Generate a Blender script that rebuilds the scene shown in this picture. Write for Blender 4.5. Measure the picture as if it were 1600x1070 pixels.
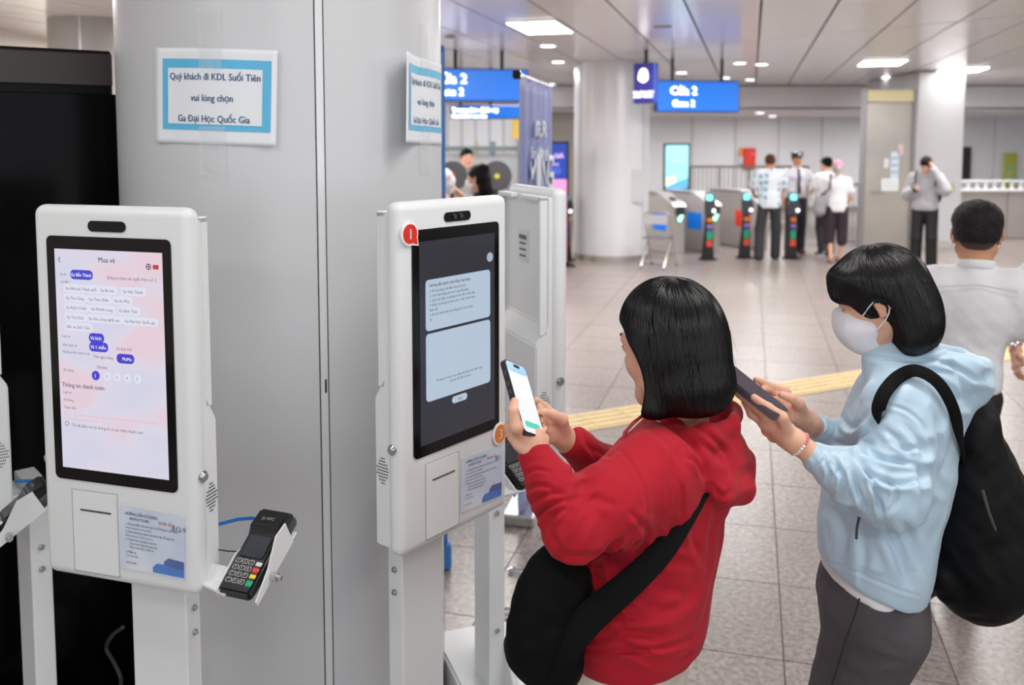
import bpy, bmesh, math, random
import numpy as np
from mathutils import Vector, Matrix
random.seed(7)
C = bpy.context.scene.collection
for o in list(bpy.data.objects): bpy.data.objects.remove(o)
sin, cos, PI = math.sin, math.cos, math.pi
# ------------------------------------------------------------ camera, world, light, exposure
CAM_H, PITCH, FPX, PY0 = 1.85, math.radians(4.5), 1400.0, 335.0
cam_d = bpy.data.cameras.new('camera'); cam = bpy.data.objects.new('camera', cam_d); C.objects.link(cam)
cam.location = (0, 0, CAM_H); cam.rotation_euler = (math.pi/2 - PITCH, 0, 0)
cam_d.sensor_width = 36; cam_d.lens = FPX/1600*36; cam_d.shift_y = -(535-PY0)/1600
cam_d.clip_end = 200; cam_d.dof.use_dof = True; cam_d.dof.focus_distance = 1.85; cam_d.dof.aperture_fstop = 3.4
sc = bpy.context.scene; sc.camera = cam
sc.view_settings.view_transform = 'Standard'; sc.view_settings.look = 'None'
sc.view_settings.gamma = 1; sc.view_settings.use_curve_mapping = False
sc.view_settings.exposure = 0.0
w = bpy.data.worlds.new('hall_light'); sc.world = w; w.use_nodes = True
w.node_tree.nodes['Background'].inputs[0].default_value = (0.93, 0.96, 1.0, 1)
w.node_tree.nodes['Background'].inputs[1].default_value = 1.24
CEIL = 3.14
HA = math.radians(14.9)                       # direction the hall runs in
AV = Vector((sin(HA), cos(HA), 0)); BV = Vector((cos(HA), -sin(HA), 0))
def area_lamp(x, y, z, sx, sy, power, rot=-HA, col=(1, 0.985, 0.96)):
    l = bpy.data.lights.new('ceiling_or_fill_lamp', 'AREA'); l.shape = 'RECTANGLE'; l.size = sx; l.size_y = sy
    l.energy = power; l.color = col
    o = bpy.data.objects.new('ceiling_or_fill_lamp', l); C.objects.link(o); o.location = (x, y, z); o.rotation_euler = (0, 0, rot)
    return o
# rows of luminaires over the foreground (above and behind the viewer) and over the concourse
for (x, y, p) in [(-2.2, -1.2, 55), (0.6, -1.0, 80), (3.2, -0.6, 60), (0.9, 1.6, 62), (3.4, 2.2, 70), (-1.6, 1.0, 34), (1.6, 5.2, 75),
                  (4.6, 5.8, 80), (-2.4, 5.0, 50)]:
    area_lamp(x, y, CEIL-.06, 1.3, .5, p*.44)
for (x, y, p) in [(0, 8.6, 110), (4.2, 8.4, 110), (8.0, 9.4, 110), (2.6, 11.4, 110), (6.4, 12.4, 120), (10.4, 13, 120), (-2.6, 10, 100),
                  (0.2, 15.5, 120), (4.6, 16, 130), (8.8, 17, 130), (-3, 15, 90)]:
    area_lamp(x, y, CEIL-.06, 1.3, .5, p*.8)
for x in (-2, 2.2, 6.4, 10.6): area_lamp(x, 22.3, 2.5, 1.2, .5, 75, 0)
area_lamp(-4.2, 6.5, CEIL-.06, 1.3, .5, 90); area_lamp(-4.4, 11.5, CEIL-.06, 1.3, .5, 90)  # two fill lamps added to brighten the dark left wall

# ------------------------------------------------------------ helpers
def at(px, py, Y=None, Z=None):
    """point of the place seen at photograph position (px, py), at distance Y or height Z"""
    a = PITCH; u = (px-800)/FPX; v = (PY0-py)/FPX
    d = Vector((u, cos(a)+v*sin(a), -sin(a)+v*cos(a)))
    t = Y/d.y if Y is not None else (Z-CAM_H)/d.z
    return Vector((0, 0, CAM_H)) + d*t
def lin(c):
    return tuple(((x/12.92) if x <= .04045 else ((x+.055)/1.055)**2.4) for x in c)
def rgb(r, g, b): return lin((r/255, g/255, b/255))
MATS = {}
def mat(name, col, rough=.5, metal=0, emit=0, ecol=None, spec=.5, bump=None, vary=None, alpha=1, trans=0, coat=0, sheen=0, sss=0, aniso=0):
    if name in MATS: return MATS[name]
    m = bpy.data.materials.new(name); m.use_nodes = True; n = m.node_tree; b = n.nodes['Principled BSDF']
    i = b.inputs
    i['Base Color'].default_value = (*col, 1); i['Roughness'].default_value = rough; i['Metallic'].default_value = metal
    i['Specular IOR Level'].default_value = spec
    if emit: i['Emission Color'].default_value = (*(ecol or col), 1); i['Emission Strength'].default_value = emit
    if alpha < 1: i['Alpha'].default_value = alpha
    if trans: i['Transmission Weight'].default_value = trans
    if coat: i['Coat Weight'].default_value = coat; i['Coat Roughness'].default_value = .1
    if sheen: i['Sheen Weight'].default_value = sheen
    if sss: i['Subsurface Weight'].default_value = sss; i['Subsurface Radius'].default_value = (.012, .004, .002); i['Subsurface Scale'].default_value = 1
    if aniso: i['Anisotropic'].default_value = aniso
    tc = None
    def tex(scale, detail=3, stretch=None):
        nonlocal tc
        if tc is None: tc = n.nodes.new('ShaderNodeTexCoord')
        t = n.nodes.new('ShaderNodeTexNoise'); t.inputs['Scale'].default_value = scale; t.inputs['Detail'].default_value = detail
        src = tc.outputs['Object']
        if stretch:
            mp = n.nodes.new('ShaderNodeMapping'); mp.inputs['Scale'].default_value = stretch; n.links.new(src, mp.inputs[0]); src = mp.outputs[0]
        n.links.new(src, t.inputs['Vector']); return t
    if bump:   # (scale, strength, distance[, stretch])
        t = tex(bump[0], 4, bump[3] if len(bump) > 3 else None)
        bn = n.nodes.new('ShaderNodeBump'); bn.inputs['Strength'].default_value = bump[1]; bn.inputs['Distance'].default_value = bump[2]
        n.links.new(t.outputs['Fac'], bn.inputs['Height']); n.links.new(bn.outputs[0], i['Normal'])
    if vary:   # (scale, colour2, lo, hi[, stretch])
        t = tex(vary[0], 5, vary[4] if len(vary) > 4 else None)
        r = n.nodes.new('ShaderNodeValToRGB'); r.color_ramp.elements[0].position = vary[2]; r.color_ramp.elements[1].position = vary[3]
        r.color_ramp.elements[0].color = (*col, 1); r.color_ramp.elements[1].color = (*vary[1], 1)
        n.links.new(t.outputs['Fac'], r.inputs[0]); n.links.new(r.outputs[0], i['Base Color'])
    MATS[name] = m; return m

def link(name, me, parent=None, mats=()):
    o = bpy.data.objects.new(name, me); C.objects.link(o)
    for m in (mats if isinstance(mats, (list, tuple)) else [mats]): me.materials.append(m)
    if parent: o.parent = parent
    return o
def tag(o, label=None, cat=None, group=None, kind=None):
    if label: o['label'] = label
    if cat: o['category'] = cat
    if group: o['group'] = group
    if kind: o['kind'] = kind
    return o
def empty(name, loc=(0, 0, 0), rz=0, label=None, cat=None, group=None, kind=None):
    o = bpy.data.objects.new(name, None); C.objects.link(o); o.location = loc; o.rotation_euler = (0, 0, rz); o.empty_display_size = .1
    return tag(o, label, cat, group, kind)
def smooth(me, ang=None):
    me.shade_smooth()
    if ang:
        bm = bmesh.new(); bm.from_mesh(me)
        for e in bm.edges:
            if len(e.link_faces) == 2 and e.calc_face_angle() > ang: e.smooth = False
        bm.to_mesh(me); bm.free()
class MB:
    """collects shapes for ONE mesh object"""
    def __init__(s): s.bm = bmesh.new()
    def _mv(s, vs, M):
        if M is not None: bmesh.ops.transform(s.bm, matrix=M, verts=vs)
    def box(s, c, size, bev=0, seg=2, M=None, mi=0):
        t = bmesh.new(); bmesh.ops.create_cube(t, size=1)
        bmesh.ops.scale(t, vec=size, verts=t.verts)
        if bev: bmesh.ops.bevel(t, geom=t.edges[:], offset=bev, segments=seg, affect='EDGES', profile=.5)
        bmesh.ops.translate(t, vec=c, verts=t.verts)
        return s._take(t, M, mi)
    def _take(s, t, M, mi):
        if M is not None: bmesh.ops.transform(t, matrix=M, verts=t.verts)
        for f in t.faces: f.material_index = mi
        me = bpy.data.meshes.new('tmp'); t.to_mesh(me); t.free(); s.bm.from_mesh(me); bpy.data.meshes.remove(me); return s
    def cyl(s, c, r, h, seg=20, r2=None, axis='Z', M=None, mi=0, bev=0):
        t = bmesh.new(); bmesh.ops.create_cone(t, cap_ends=True, segments=seg, radius1=r, radius2=r if r2 is None else r2, depth=h)
        if bev: bmesh.ops.bevel(t, geom=[e for e in t.edges if e.calc_face_angle(0) > 1], offset=bev, segments=2, affect='EDGES')
        if axis == 'X': bmesh.ops.rotate(t, cent=(0, 0, 0), matrix=Matrix.Rotation(PI/2, 3, 'Y'), verts=t.verts)
        if axis == 'Y': bmesh.ops.rotate(t, cent=(0, 0, 0), matrix=Matrix.Rotation(PI/2, 3, 'X'), verts=t.verts)
        bmesh.ops.translate(t, vec=c, verts=t.verts); return s._take(t, M, mi)
    def sph(s, c, r, seg=12, M=None, mi=0):
        t = bmesh.new(); bmesh.ops.create_uvsphere(t, u_segments=seg, v_segments=max(6, seg*2//3), radius=1)
        bmesh.ops.scale(t, vec=(r, r, r) if not hasattr(r, '__len__') else r, verts=t.verts)
        bmesh.ops.translate(t, vec=c, verts=t.verts); return s._take(t, M, mi)
    def prism(s, pts, lo, hi, plane='XY', M=None, mi=0, bev=0):
        """polygon extruded between lo and hi along the third axis"""
        t = bmesh.new(); P = {'XY': lambda a, b, c: (a, b, c), 'XZ': lambda a, b, c: (a, c, b), 'YZ': lambda a, b, c: (c, a, b)}[plane]
        A = [t.verts.new(P(a, b, lo)) for a, b in pts]; B = [t.verts.new(P(a, b, hi)) for a, b in pts]
        t.faces.new(A[::-1]); t.faces.new(B); n = len(pts)
        for i in range(n): t.faces.new((A[i], A[(i+1) % n], B[(i+1) % n], B[i]))
        bmesh.ops.recalc_face_normals(t, faces=t.faces)
        if bev: bmesh.ops.bevel(t, geom=t.edges[:], offset=bev, segments=2, affect='EDGES')
        return s._take(t, M, mi)
    def tube(s, pts, r, seg=8, mi=0, closed=False, M=None, flat=1, up=None):
        pts = [Vector(p) for p in pts]; n = len(pts); t = bmesh.new(); rings = []
        rr = r if hasattr(r, '__len__') else [r]*n
        prev = None
        for i, p in enumerate(pts):
            d = (pts[(i+1) % n]-pts[i-1]) if closed else (pts[min(i+1, n-1)]-pts[max(i-1, 0)])
            d = d.normalized() if d.length > 1e-9 else Vector((0, 0, 1))
            a = Vector(up) if up is not None else (prev if prev is not None else (Vector((0, 0, 1)) if abs(d.z) < .9 else Vector((1, 0, 0))))
            a = (a - d*a.dot(d)); a = a.normalized() if a.length > 1e-6 else d.orthogonal().normalized()
            prev = a; b = d.cross(a)
            rings.append([t.verts.new(p + (a*cos(2*PI*k/seg)*flat + b*sin(2*PI*k/seg))*rr[i]) for k in range(seg)])
        m = n if closed else n-1
        for i in range(m):
            A, B = rings[i], rings[(i+1) % n]
            for k in range(seg): t.faces.new((A[k], A[(k+1) % seg], B[(k+1) % seg], B[k]))
        if not closed: t.faces.new(rings[0][::-1]); t.faces.new(rings[-1])
        bmesh.ops.recalc_face_normals(t, faces=t.faces)
        return s._take(t, M, mi)
    def mesh(s, sm=False, ang=.6):
        me = bpy.data.meshes.new('m'); s.bm.to_mesh(me); s.bm.free()
        if sm: smooth(me, ang)
        return me
    def build(s, name, m, parent=None, sm=False, ang=.6):
        me = s.mesh(sm, ang); return link(name, me, parent, m)
def rrect(x0, x1, y0, y1, r, n=5):
    P = []
    for cx, cy, a in ((x1-r, y0+r, -PI/2), (x1-r, y1-r, 0), (x0+r, y1-r, PI/2), (x0+r, y0+r, PI)):
        P += [(cx+r*cos(a+PI/2*k/n), cy+r*sin(a+PI/2*k/n)) for k in range(n+1)]
    return P
_tx = {}
def text2d(s, size, bold=0, align='LEFT', sx=1.0):
    """lettering as flat 2-D mesh data (verts, faces)"""
    key = (s, bold)
    if key not in _tx:
        cu = bpy.data.curves.new('t', 'FONT'); cu.body = s.replace('Đ', 'D').replace('đ', 'd'); cu.size = 1; cu.resolution_u = 2
        ob = bpy.data.objects.new('t', cu); me = ob.to_mesh()
        v = [(p.co.x, p.co.y) for p in me.vertices]; f = [tuple(p.vertices) for p in me.polygons]
        for i_, ch in enumerate(s):                       # the stroke of the Vietnamese D
            if ch in 'Đđ' and s != 'D':
                pre = s[:i_].replace('Đ', 'D').replace('đ', 'd'); q = 'D' if ch == 'Đ' else 'd'
                xr = max(p[0] for p in text2d(pre+q, 1, bold)[0])+text2d.x0; xl = xr-max(p[0] for p in text2d(q, 1, bold)[0])
                r_ = (xl-.07, xl+.30, .315, .385) if ch == 'Đ' else (xr-.34, xr+.09, .565, .625)
                n_ = len(v); v += [(r_[0], r_[2]), (r_[1], r_[2]), (r_[1], r_[3]), (r_[0], r_[3])]; f.append((n_, n_+1, n_+2, n_+3))
        ob.to_mesh_clear(); bpy.data.objects.remove(ob); bpy.data.curves.remove(cu)
        if bold:
            v0, f0 = list(v), list(f); n_ = len(v0); b_ = min(bold, .03)*.9
            for k_, (dx_, dy_) in enumerate(((b_, 0), (-b_, 0), (0, b_*.6))): v += [(p[0]+dx_, p[1]+dy_) for p in v0]; f += [tuple(i_+n_*(k_+1) for i_ in q_) for q_ in f0]
        _tx[key] = (v, f)
    v, f = _tx[key]
    if not v: return [], []
    x0 = min(p[0] for p in v); x1 = max(p[0] for p in v); text2d.x0 = x0
    off = {'LEFT': x0, 'CENTER': (x0+x1)/2, 'RIGHT': x1}[align]
    return [((p[0]-off)*size*sx, p[1]*size) for p in v], f
def lettering(items, fn, m, parent, name='lettering'):
    """items: (string, x, y, size, align, bold); fn maps (x, y) on the surface to 3-D"""
    V, F = [], []
    for it in items:
        s, x, y, size, al, bold = (list(it)+['LEFT', 0])[:6] if len(it) < 6 else it[:6]
        sx = it[6] if len(it) > 6 else 1
        v, f = text2d(s, size, bold, al, sx); b = len(V)
        V += [fn(x+p[0], y+p[1]) for p in v]; F += [tuple(b+i for i in q) for q in f]
    me = bpy.data.meshes.new('l'); me.from_pydata([tuple(p) for p in V], [], F); return link(name, me, parent, m)

# ------------------------------------------------------------ implicit surfaces (smooth bodies and cloth)
def V3(*a): return np.array(a, dtype=np.float64)
def npv(v): return np.array([v[0], v[1], v[2]], dtype=np.float64)
def unit(v): v = npv(v); return v/np.linalg.norm(v)
class Field:
    def __init__(s): s.ops = []; s.lo = np.full(3, 1e9); s.hi = np.full(3, -1e9)
    def _grow(s, lo, hi, op):
        if op == 'u': s.lo = np.minimum(s.lo, lo); s.hi = np.maximum(s.hi, hi)
    def cone(s, a, b, ra, rb=None, k=.01, op='u'):
        a, b = npv(a), npv(b); rb = ra if rb is None else rb; r = max(ra, rb)
        lo, hi = np.minimum(a, b)-r, np.maximum(a, b)+r; s._grow(lo, hi, op); s.ops.append(('c', op, lo, hi, k, (a, b, ra, rb))); return s
    def chain(s, pts, rs, k=.01, op='u'):
        for i in range(len(pts)-1): s.cone(pts[i], pts[i+1], rs[i], rs[i+1], k, op)
        return s
    def ell(s, c, r, R=None, k=.01, op='u'):
        c = npv(c); r = npv(r) if hasattr(r, '__len__') else V3(r, r, r); R = np.eye(3) if R is None else np.array(R)   # rows: local axes
        e = np.sqrt(((R*r[:, None])**2).sum(0)); lo, hi = c-e, c+e; s._grow(lo, hi, op); s.ops.append(('e', op, lo, hi, k, (c, r, R))); return s
    def box(s, c, r, R=None, rnd=.01, k=.005, op='u'):
        c = npv(c); r = npv(r); R = np.eye(3) if R is None else np.array(R)
        e = np.abs(R*r[:, None]).sum(0); lo, hi = c-e, c+e; s._grow(lo, hi, op); s.ops.append(('b', op, lo, hi, k, (c, r, R, rnd))); return s
    def plane(s, p, n, k=.01):         # cut away the side the normal points to
        s.ops.append(('p', 's', None, None, k, (npv(p), unit(n)))); return s
    def fold(s, c, rad, d, wl, amp, ph=0, warp=1.0):   # local creases across direction d
        c = npv(c); s.ops.append(('f', 'f', c-rad, c+rad, 0, (c, rad, unit(d), wl, amp, ph, warp))); return s
    def noise(s, amp, wl, seed=0):
        s.ops.append(('n', 'f', None, None, 0, (amp, wl, seed))); return s
    def mesh(s, h):
        lo = s.lo-3*h; n = np.ceil((s.hi+3*h-lo)/h).astype(int)+1
        ax = [(lo[i]+h*np.arange(n[i])).astype(np.float32) for i in range(3)]
        D = np.full(n, 1.0, np.float32)
        for typ, op, l, u, k, q in s.ops:
            if l is None: sl = (slice(None),)*3
            else:
                m = k+4*h if op != 'f' else 0
                i0 = np.maximum(0, np.floor((l-m-lo)/h).astype(int)); i1 = np.minimum(n, np.ceil((u+m-lo)/h).astype(int)+1)
                if (i1 <= i0).any(): continue
                sl = tuple(slice(i0[j], i1[j]) for j in range(3))
            X = ax[0][sl[0]][:, None, None]; Y = ax[1][sl[1]][None, :, None]; Z = ax[2][sl[2]][None, None, :]
            d0 = D[sl]
            if typ == 'c':
                a, b, ra, rb = q; ab = b-a; L2 = max(ab@ab, 1e-12)
                t = ((X-a[0])*ab[0]+(Y-a[1])*ab[1]+(Z-a[2])*ab[2])/L2; t = np.clip(t, 0, 1)
                d = np.sqrt((X-a[0]-t*ab[0])**2+(Y-a[1]-t*ab[1])**2+(Z-a[2]-t*ab[2])**2)-(ra+(rb-ra)*t)
            elif typ in 'eb':
                c, r, R = q[:3]; x, y, z = X-c[0], Y-c[1], Z-c[2]
                L = [R[i, 0]*x+R[i, 1]*y+R[i, 2]*z for i in range(3)]
                if typ == 'e':
                    k0 = np.sqrt((L[0]/r[0])**2+(L[1]/r[1])**2+(L[2]/r[2])**2)
                    k1 = np.sqrt((L[0]/r[0]**2)**2+(L[1]/r[1]**2)**2+(L[2]/r[2]**2)**2)+1e-6
                    d = k0*(k0-1)/k1
                else:
                    rn = q[3]; Q = [np.abs(L[i])-(r[i]-rn) for i in range(3)]
                    d = np.sqrt(np.maximum(Q[0], 0)**2+np.maximum(Q[1], 0)**2+np.maximum(Q[2], 0)**2)+np.minimum(np.maximum(Q[0], np.maximum(Q[1], Q[2])), 0)-rn
            elif typ == 'p':
                p, nn = q; d = -((X-p[0])*nn[0]+(Y-p[1])*nn[1]+(Z-p[2])*nn[2])
            elif typ == 'f':
                c, rad, dd, wl, amp, ph, warp = q
                g = np.clip(1-np.sqrt((X-c[0])**2+(Y-c[1])**2+(Z-c[2])**2)/rad, 0, 1); g = g*g*(3-2*g)
                t = ((X-c[0])*dd[0]+(Y-c[1])*dd[1]+(Z-c[2])*dd[2])*2*PI/wl
                wv = warp*1.1*(np.sin(X*19+Z*27+ph)+1.0*np.sin(Y*23-Z*21+X*13+2*ph)+.5*np.sin(X*41-Y*37+Z*33)); g = g*(.55+.45*np.sin(X*33-Z*29+3*ph+Y*17))
                D[sl] = d0-(g*amp*.8*(1-1.7*np.abs(np.sin((t+wv+ph)*.5))**1.1)).astype(np.float32); continue
            else:
                amp, wl, sd = q; rs = np.random.RandomState(sd); o = 0
                for j in range(5):
                    kk = rs.normal(size=3); kk = kk/np.linalg.norm(kk)*2*PI/wl*(1+.5*j)
                    o = o+np.sin(kk[0]*X+kk[1]*Y+kk[2]*Z+rs.rand()*6+1.2*np.sin(kk[1]*X*.6-kk[0]*Z*.7))/(1+.6*j)
                D[sl] = d0+(o*amp*.5).astype(np.float32); continue
            d = d.astype(np.float32)
            if op == 'u':
                hh = np.maximum(k-np.abs(d0-d), 0)/max(k, 1e-6); D[sl] = np.minimum(d0, d)-hh*hh*k*.25
            elif op == 's':
                d = -d; hh = np.maximum(k-np.abs(d0-d), 0)/max(k, 1e-6); D[sl] = np.maximum(d0, d)+hh*hh*k*.25
        return nets(D, lo, h)
def nets(D, lo, h):
    I = D < 0
    c = np.zeros(np.array(D.shape)-1, np.int8)
    sh = [(i, j, k) for i in (0, 1) for j in (0, 1) for k in (0, 1)]
    S = lambda A, o: A[o[0]:A.shape[0]-1+o[0], o[1]:A.shape[1]-1+o[1], o[2]:A.shape[2]-1+o[2]]
    for o in sh: c += S(I, o)
    act = (c > 0) & (c < 8); idx = np.argwhere(act); N = len(idx)
    vals = np.stack([D[idx[:, 0]+o[0], idx[:, 1]+o[1], idx[:, 2]+o[2]] for o in sh], 1)
    acc = np.zeros((N, 3)); cnt = np.zeros(N)
    for i in range(8):
        for j in range(i+1, 8):
            a, b = np.array(sh[i]), np.array(sh[j])
            if np.abs(a-b).sum() != 1: continue
            va, vb = vals[:, i], vals[:, j]; m = (va < 0) != (vb < 0)
            t = np.where(m, va/np.where(m, va-vb, 1), 0)
            acc += m[:, None]*(a+(b-a)*t[:, None]); cnt += m
    P = lo+h*(idx+acc/cnt[:, None])
    vid = np.full(act.shape, -1, np.int32); vid[idx[:, 0], idx[:, 1], idx[:, 2]] = np.arange(N)
    Q = []
    for axn in range(3):
        o = [0, 0, 0]; o[axn] = 1
        A = I[tuple(slice(0, I.shape[i]-o[i]) for i in range(3))]; B = I[tuple(slice(o[i], None) for i in range(3))]
        e = np.argwhere(A != B); u, v = [(1, 2), (2, 0), (0, 1)][axn]
        ok = (e[:, u] > 0) & (e[:, v] > 0) & (e[:, u] < vid.shape[u]) & (e[:, v] < vid.shape[v]) & (e[:, axn] < vid.shape[axn]); e = e[ok]
        fl = A[e[:, 0], e[:, 1], e[:, 2]]
        def g(du, dv):
            q = e.copy(); q[:, u] += du; q[:, v] += dv; return vid[q[:, 0], q[:, 1], q[:, 2]]
        q = np.stack([g(-1, -1), g(0, -1), g(0, 0), g(-1, 0)], 1); q[~fl] = q[~fl][:, ::-1]; Q.append(q)
    Q = np.concatenate(Q); Q = Q[(Q >= 0).all(1)]
    return P, Q
def np_obj(name, parts, mats, parent=None, origin=None, midx=None):
    """parts: list of (P, Q[, material index array per quad]) joined into ONE mesh"""
    org = npv(origin) if origin is not None else np.zeros(3)
    Ps, Qs, Ms, b = [], [], [], 0
    for p in parts:
        Ps.append(p[0]-org); Qs.append(p[1]+b); b += len(p[0]); Ms.append(p[2] if len(p) > 2 else np.zeros(len(p[1]), int))
    P, Q, M_ = np.concatenate(Ps), np.concatenate(Qs), np.concatenate(Ms)
    me = bpy.data.meshes.new(name); me.vertices.add(len(P)); me.vertices.foreach_set('co', P.astype(np.float32).ravel())
    me.loops.add(Q.size); me.loops.foreach_set('vertex_index', Q.astype(np.int32).ravel())
    me.polygons.add(len(Q)); me.polygons.foreach_set('loop_start', np.arange(0, Q.size, 4, dtype=np.int32)); me.polygons.foreach_set('loop_total', np.full(len(Q), 4, np.int32))
    me.polygons.foreach_set('use_smooth', np.ones(len(Q), bool)); me.polygons.foreach_set('material_index', M_.astype(np.int32))
    me.update(calc_edges=True)
    return link(name, me, parent, mats)
def creases(PQ, strokes, k=1.0):
    """press cloth folds into a surface: strokes = (points as seen in the photograph, half width in px, depth in m)"""
    P, Q = PQ[:2]; P = P.copy(); nr = np.zeros_like(P); fn = np.cross(P[Q[:, 1]]-P[Q[:, 0]], P[Q[:, 2]]-P[Q[:, 0]])
    for j in range(4): np.add.at(nr, Q[:, j], fn)
    nr /= np.linalg.norm(nr, axis=1)[:, None]+1e-9
    if (nr*(P-P.mean(0))).sum() < 0: nr = -nr
    d = P-V3(0, 0, CAM_H); ca, sa = cos(PITCH), sin(PITCH); fw = d[:, 1]*ca-d[:, 2]*sa; up = d[:, 1]*sa+d[:, 2]*ca
    x, y = 800+FPX*d[:, 0]/fw, PY0-FPX*up/fw; face = np.clip(-(nr*d).sum(1)/np.linalg.norm(d, axis=1)*3, 0, 1); dz = np.zeros(len(P))
    for pts, w_, dep in strokes:
        sp_ = spline([(p[0], p[1], 0) for p in pts], 5); n_ = len(sp_)-1; best = np.full(len(P), 1e9); tt = np.zeros(len(P)); sg = np.zeros(len(P))
        for i in range(n_):
            ax_, ay_ = sp_[i].x, sp_[i].y; bx, by = sp_[i+1].x-ax_, sp_[i+1].y-ay_; L2 = bx*bx+by*by+1e-9
            t = np.clip(((x-ax_)*bx+(y-ay_)*by)/L2, 0, 1); q = np.hypot(x-ax_-t*bx, y-ay_-t*by); m = q < best
            best[m] = q[m]; tt[m] = (i+t[m])/n_; sg[m] = np.sign((bx*(y-ay_)-by*(x-ax_))[m])
        en = np.sin(np.clip(tt, .02, .98)*PI)**.6; s = best*sg/w_
        dz += dep*k*en*(np.exp(-s*s)-.75*np.exp(-((s-1.9)/1.2)**2)-.25*np.exp(-((s+1.9)/1.2)**2))
    P -= nr*(dz*face)[:, None]; return (P,)+tuple(PQ[1:])
def spline(P, n=6):
    out = []
    P = [Vector(p) for p in P]
    for i in range(len(P)-1):
        p0, p1, p2, p3 = P[max(i-1, 0)], P[i], P[i+1], P[min(i+2, len(P)-1)]
        for k in range(n): t = k/n; out.append(.5*((2*p1)+(p2-p0)*t+(2*p0-5*p1+4*p2-p3)*t*t+(3*p1-p0-3*p2+p3)*t**3))
    return out+[P[-1]]
def paint(PQ, tests):
    """material index per quad: tests = [(index, fn(centres)->bool)]"""
    P, Q = PQ; c = P[Q].mean(1); m = np.zeros(len(Q), int)
    for i, fn in tests: m[fn(c)] = i
    return (P, Q, m)
# ------------------------------------------------------------ materials
white = mat('powder_white', rgb(226, 229, 230), .38)
cream_edge = mat('white_edge', rgb(222, 224, 222), .4)
pillar_m = mat('pillar_panel', rgb(206, 207, 210), .36, .05, bump=(3, .04, .01))
colm = mat('column_panel', rgb(222, 222, 226), .33, .1)
joint = mat('joint_dark', rgb(70, 72, 76), .5)
strip_m = mat('joint_strip', rgb(226, 228, 230), .28, .2)
black = mat('black_gloss', rgb(6, 6, 9), .16)
blackm = mat('black_matte', rgb(14, 14, 16), .5)
darkg = mat('dark_grey', rgb(52, 54, 58), .45)
steel = mat('steel', rgb(200, 200, 202), .26, 1)
brushed = mat('brushed_steel', rgb(190, 184, 178), .38, .85, bump=(60, .08, .002, (1, 1, .05)))
chrome = mat('chrome', rgb(215, 215, 220), .12, 1)
paper = mat('paper', rgb(232, 235, 240), .55)
paper_blue = mat('paper_blue', rgb(92, 185, 226), .5)
ink = mat('ink', rgb(45, 90, 140), .6)
ink_grey = mat('ink_grey', rgb(95, 100, 115), .6)
ink_dark = mat('ink_dark', rgb(40, 42, 52), .6)
ink_red = mat('ink_red', rgb(205, 70, 70), .6)
whiteflat = mat('white_print', rgb(250, 250, 250), .5)
tape = mat('clear_tape', rgb(235, 238, 240), .08, alpha=.22, bump=(70, .6, .01))
sleeve = mat('plastic_sleeve', rgb(225, 230, 236), .1, alpha=.13, bump=(18, .5, .02))
# ------------------------------------------------------------ floor
grout = mat('grout', rgb(118, 112, 108), .8)
tile_m = mat('granite_tile', rgb(176, 168, 164), .3, bump=(90, .12, .002))
def granite(m):
    n = m.node_tree; b = n.nodes['Principled BSDF']; tc = n.nodes.new('ShaderNodeTexCoord')
    gm = n.nodes.new('ShaderNodeNewGeometry')
    t1 = n.nodes.new('ShaderNodeTexNoise'); t1.inputs['Scale'].default_value = 42; t1.inputs['Detail'].default_value = 4; t1.inputs['Roughness'].default_value = .7
    t2 = n.nodes.new('ShaderNodeTexVoronoi'); t2.inputs['Scale'].default_value = 75
    oi = n.nodes.new('ShaderNodeObjectInfo')
    for t in (t1, t2): n.links.new(gm.outputs['Position'], t.inputs['Vector'])
    r = n.nodes.new('ShaderNodeValToRGB'); e = r.color_ramp.elements
    e[0].position = .34; e[0].color = (*rgb(118, 107, 103), 1); e[1].position = .62; e[1].color = (*rgb(160, 151, 147), 1)
    x = e.new(.48); x.color = (*rgb(141, 131, 127), 1)
    n.links.new(t1.outputs['Fac'], r.inputs[0])
    mx = n.nodes.new('ShaderNodeMix'); mx.data_type = 'RGBA'; mx.blend_type = 'MULTIPLY'
    r2 = n.nodes.new('ShaderNodeValToRGB'); r2.color_ramp.elements[0].color = (.62, .6, .6, 1); r2.color_ramp.elements[1].color = (1.12, 1.1, 1.08, 1)
    r2.color_ramp.elements[0].position = .05; r2.color_ramp.elements[1].position = .55
    n.links.new(t2.outputs['Color'], r2.inputs[0])
    mx.inputs[0].default_value = .55; n.links.new(r.outputs[0], mx.inputs[6]); n.links.new(r2.outputs[0], mx.inputs[7])
    hv = n.nodes.new('ShaderNodeHueSaturation'); mr = n.nodes.new('ShaderNodeMapRange'); mr.inputs[3].default_value = .94; mr.inputs[4].default_value = 1.05
    n.links.new(oi.outputs['Random'], mr.inputs[0]); n.links.new(mr.outputs[0], hv.inputs['Value']); n.links.new(mx.outputs[2], hv.inputs['Color'])
    n.links.new(hv.outputs[0], b.inputs['Base Color'])
granite(tile_m)
floor = MB().box((2, 12, -.03), (34, 34, .046)).build('floor', grout); tag(floor, 'speckled grey-beige granite tiled station floor', kind='structure')
TS = .575
TO = at(1227, 1070, Z=0)                                   # a joint crossing direction A passes here
def in_view(p, m=.6):
    if p.y < 1.2: return False
    return abs(p.x) < p.y*.5714*1.04+m and 1.85/p.y < .66
tme = MB().box((0, 0, -.006), (TS-.005, TS-.005, .012)).mesh(); tme.materials.append(tile_m)
far_tiles = MB(); n_t = 0
row0 = at(1286, 833, Z=0); ro = (row0-TO).dot(AV)
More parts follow.
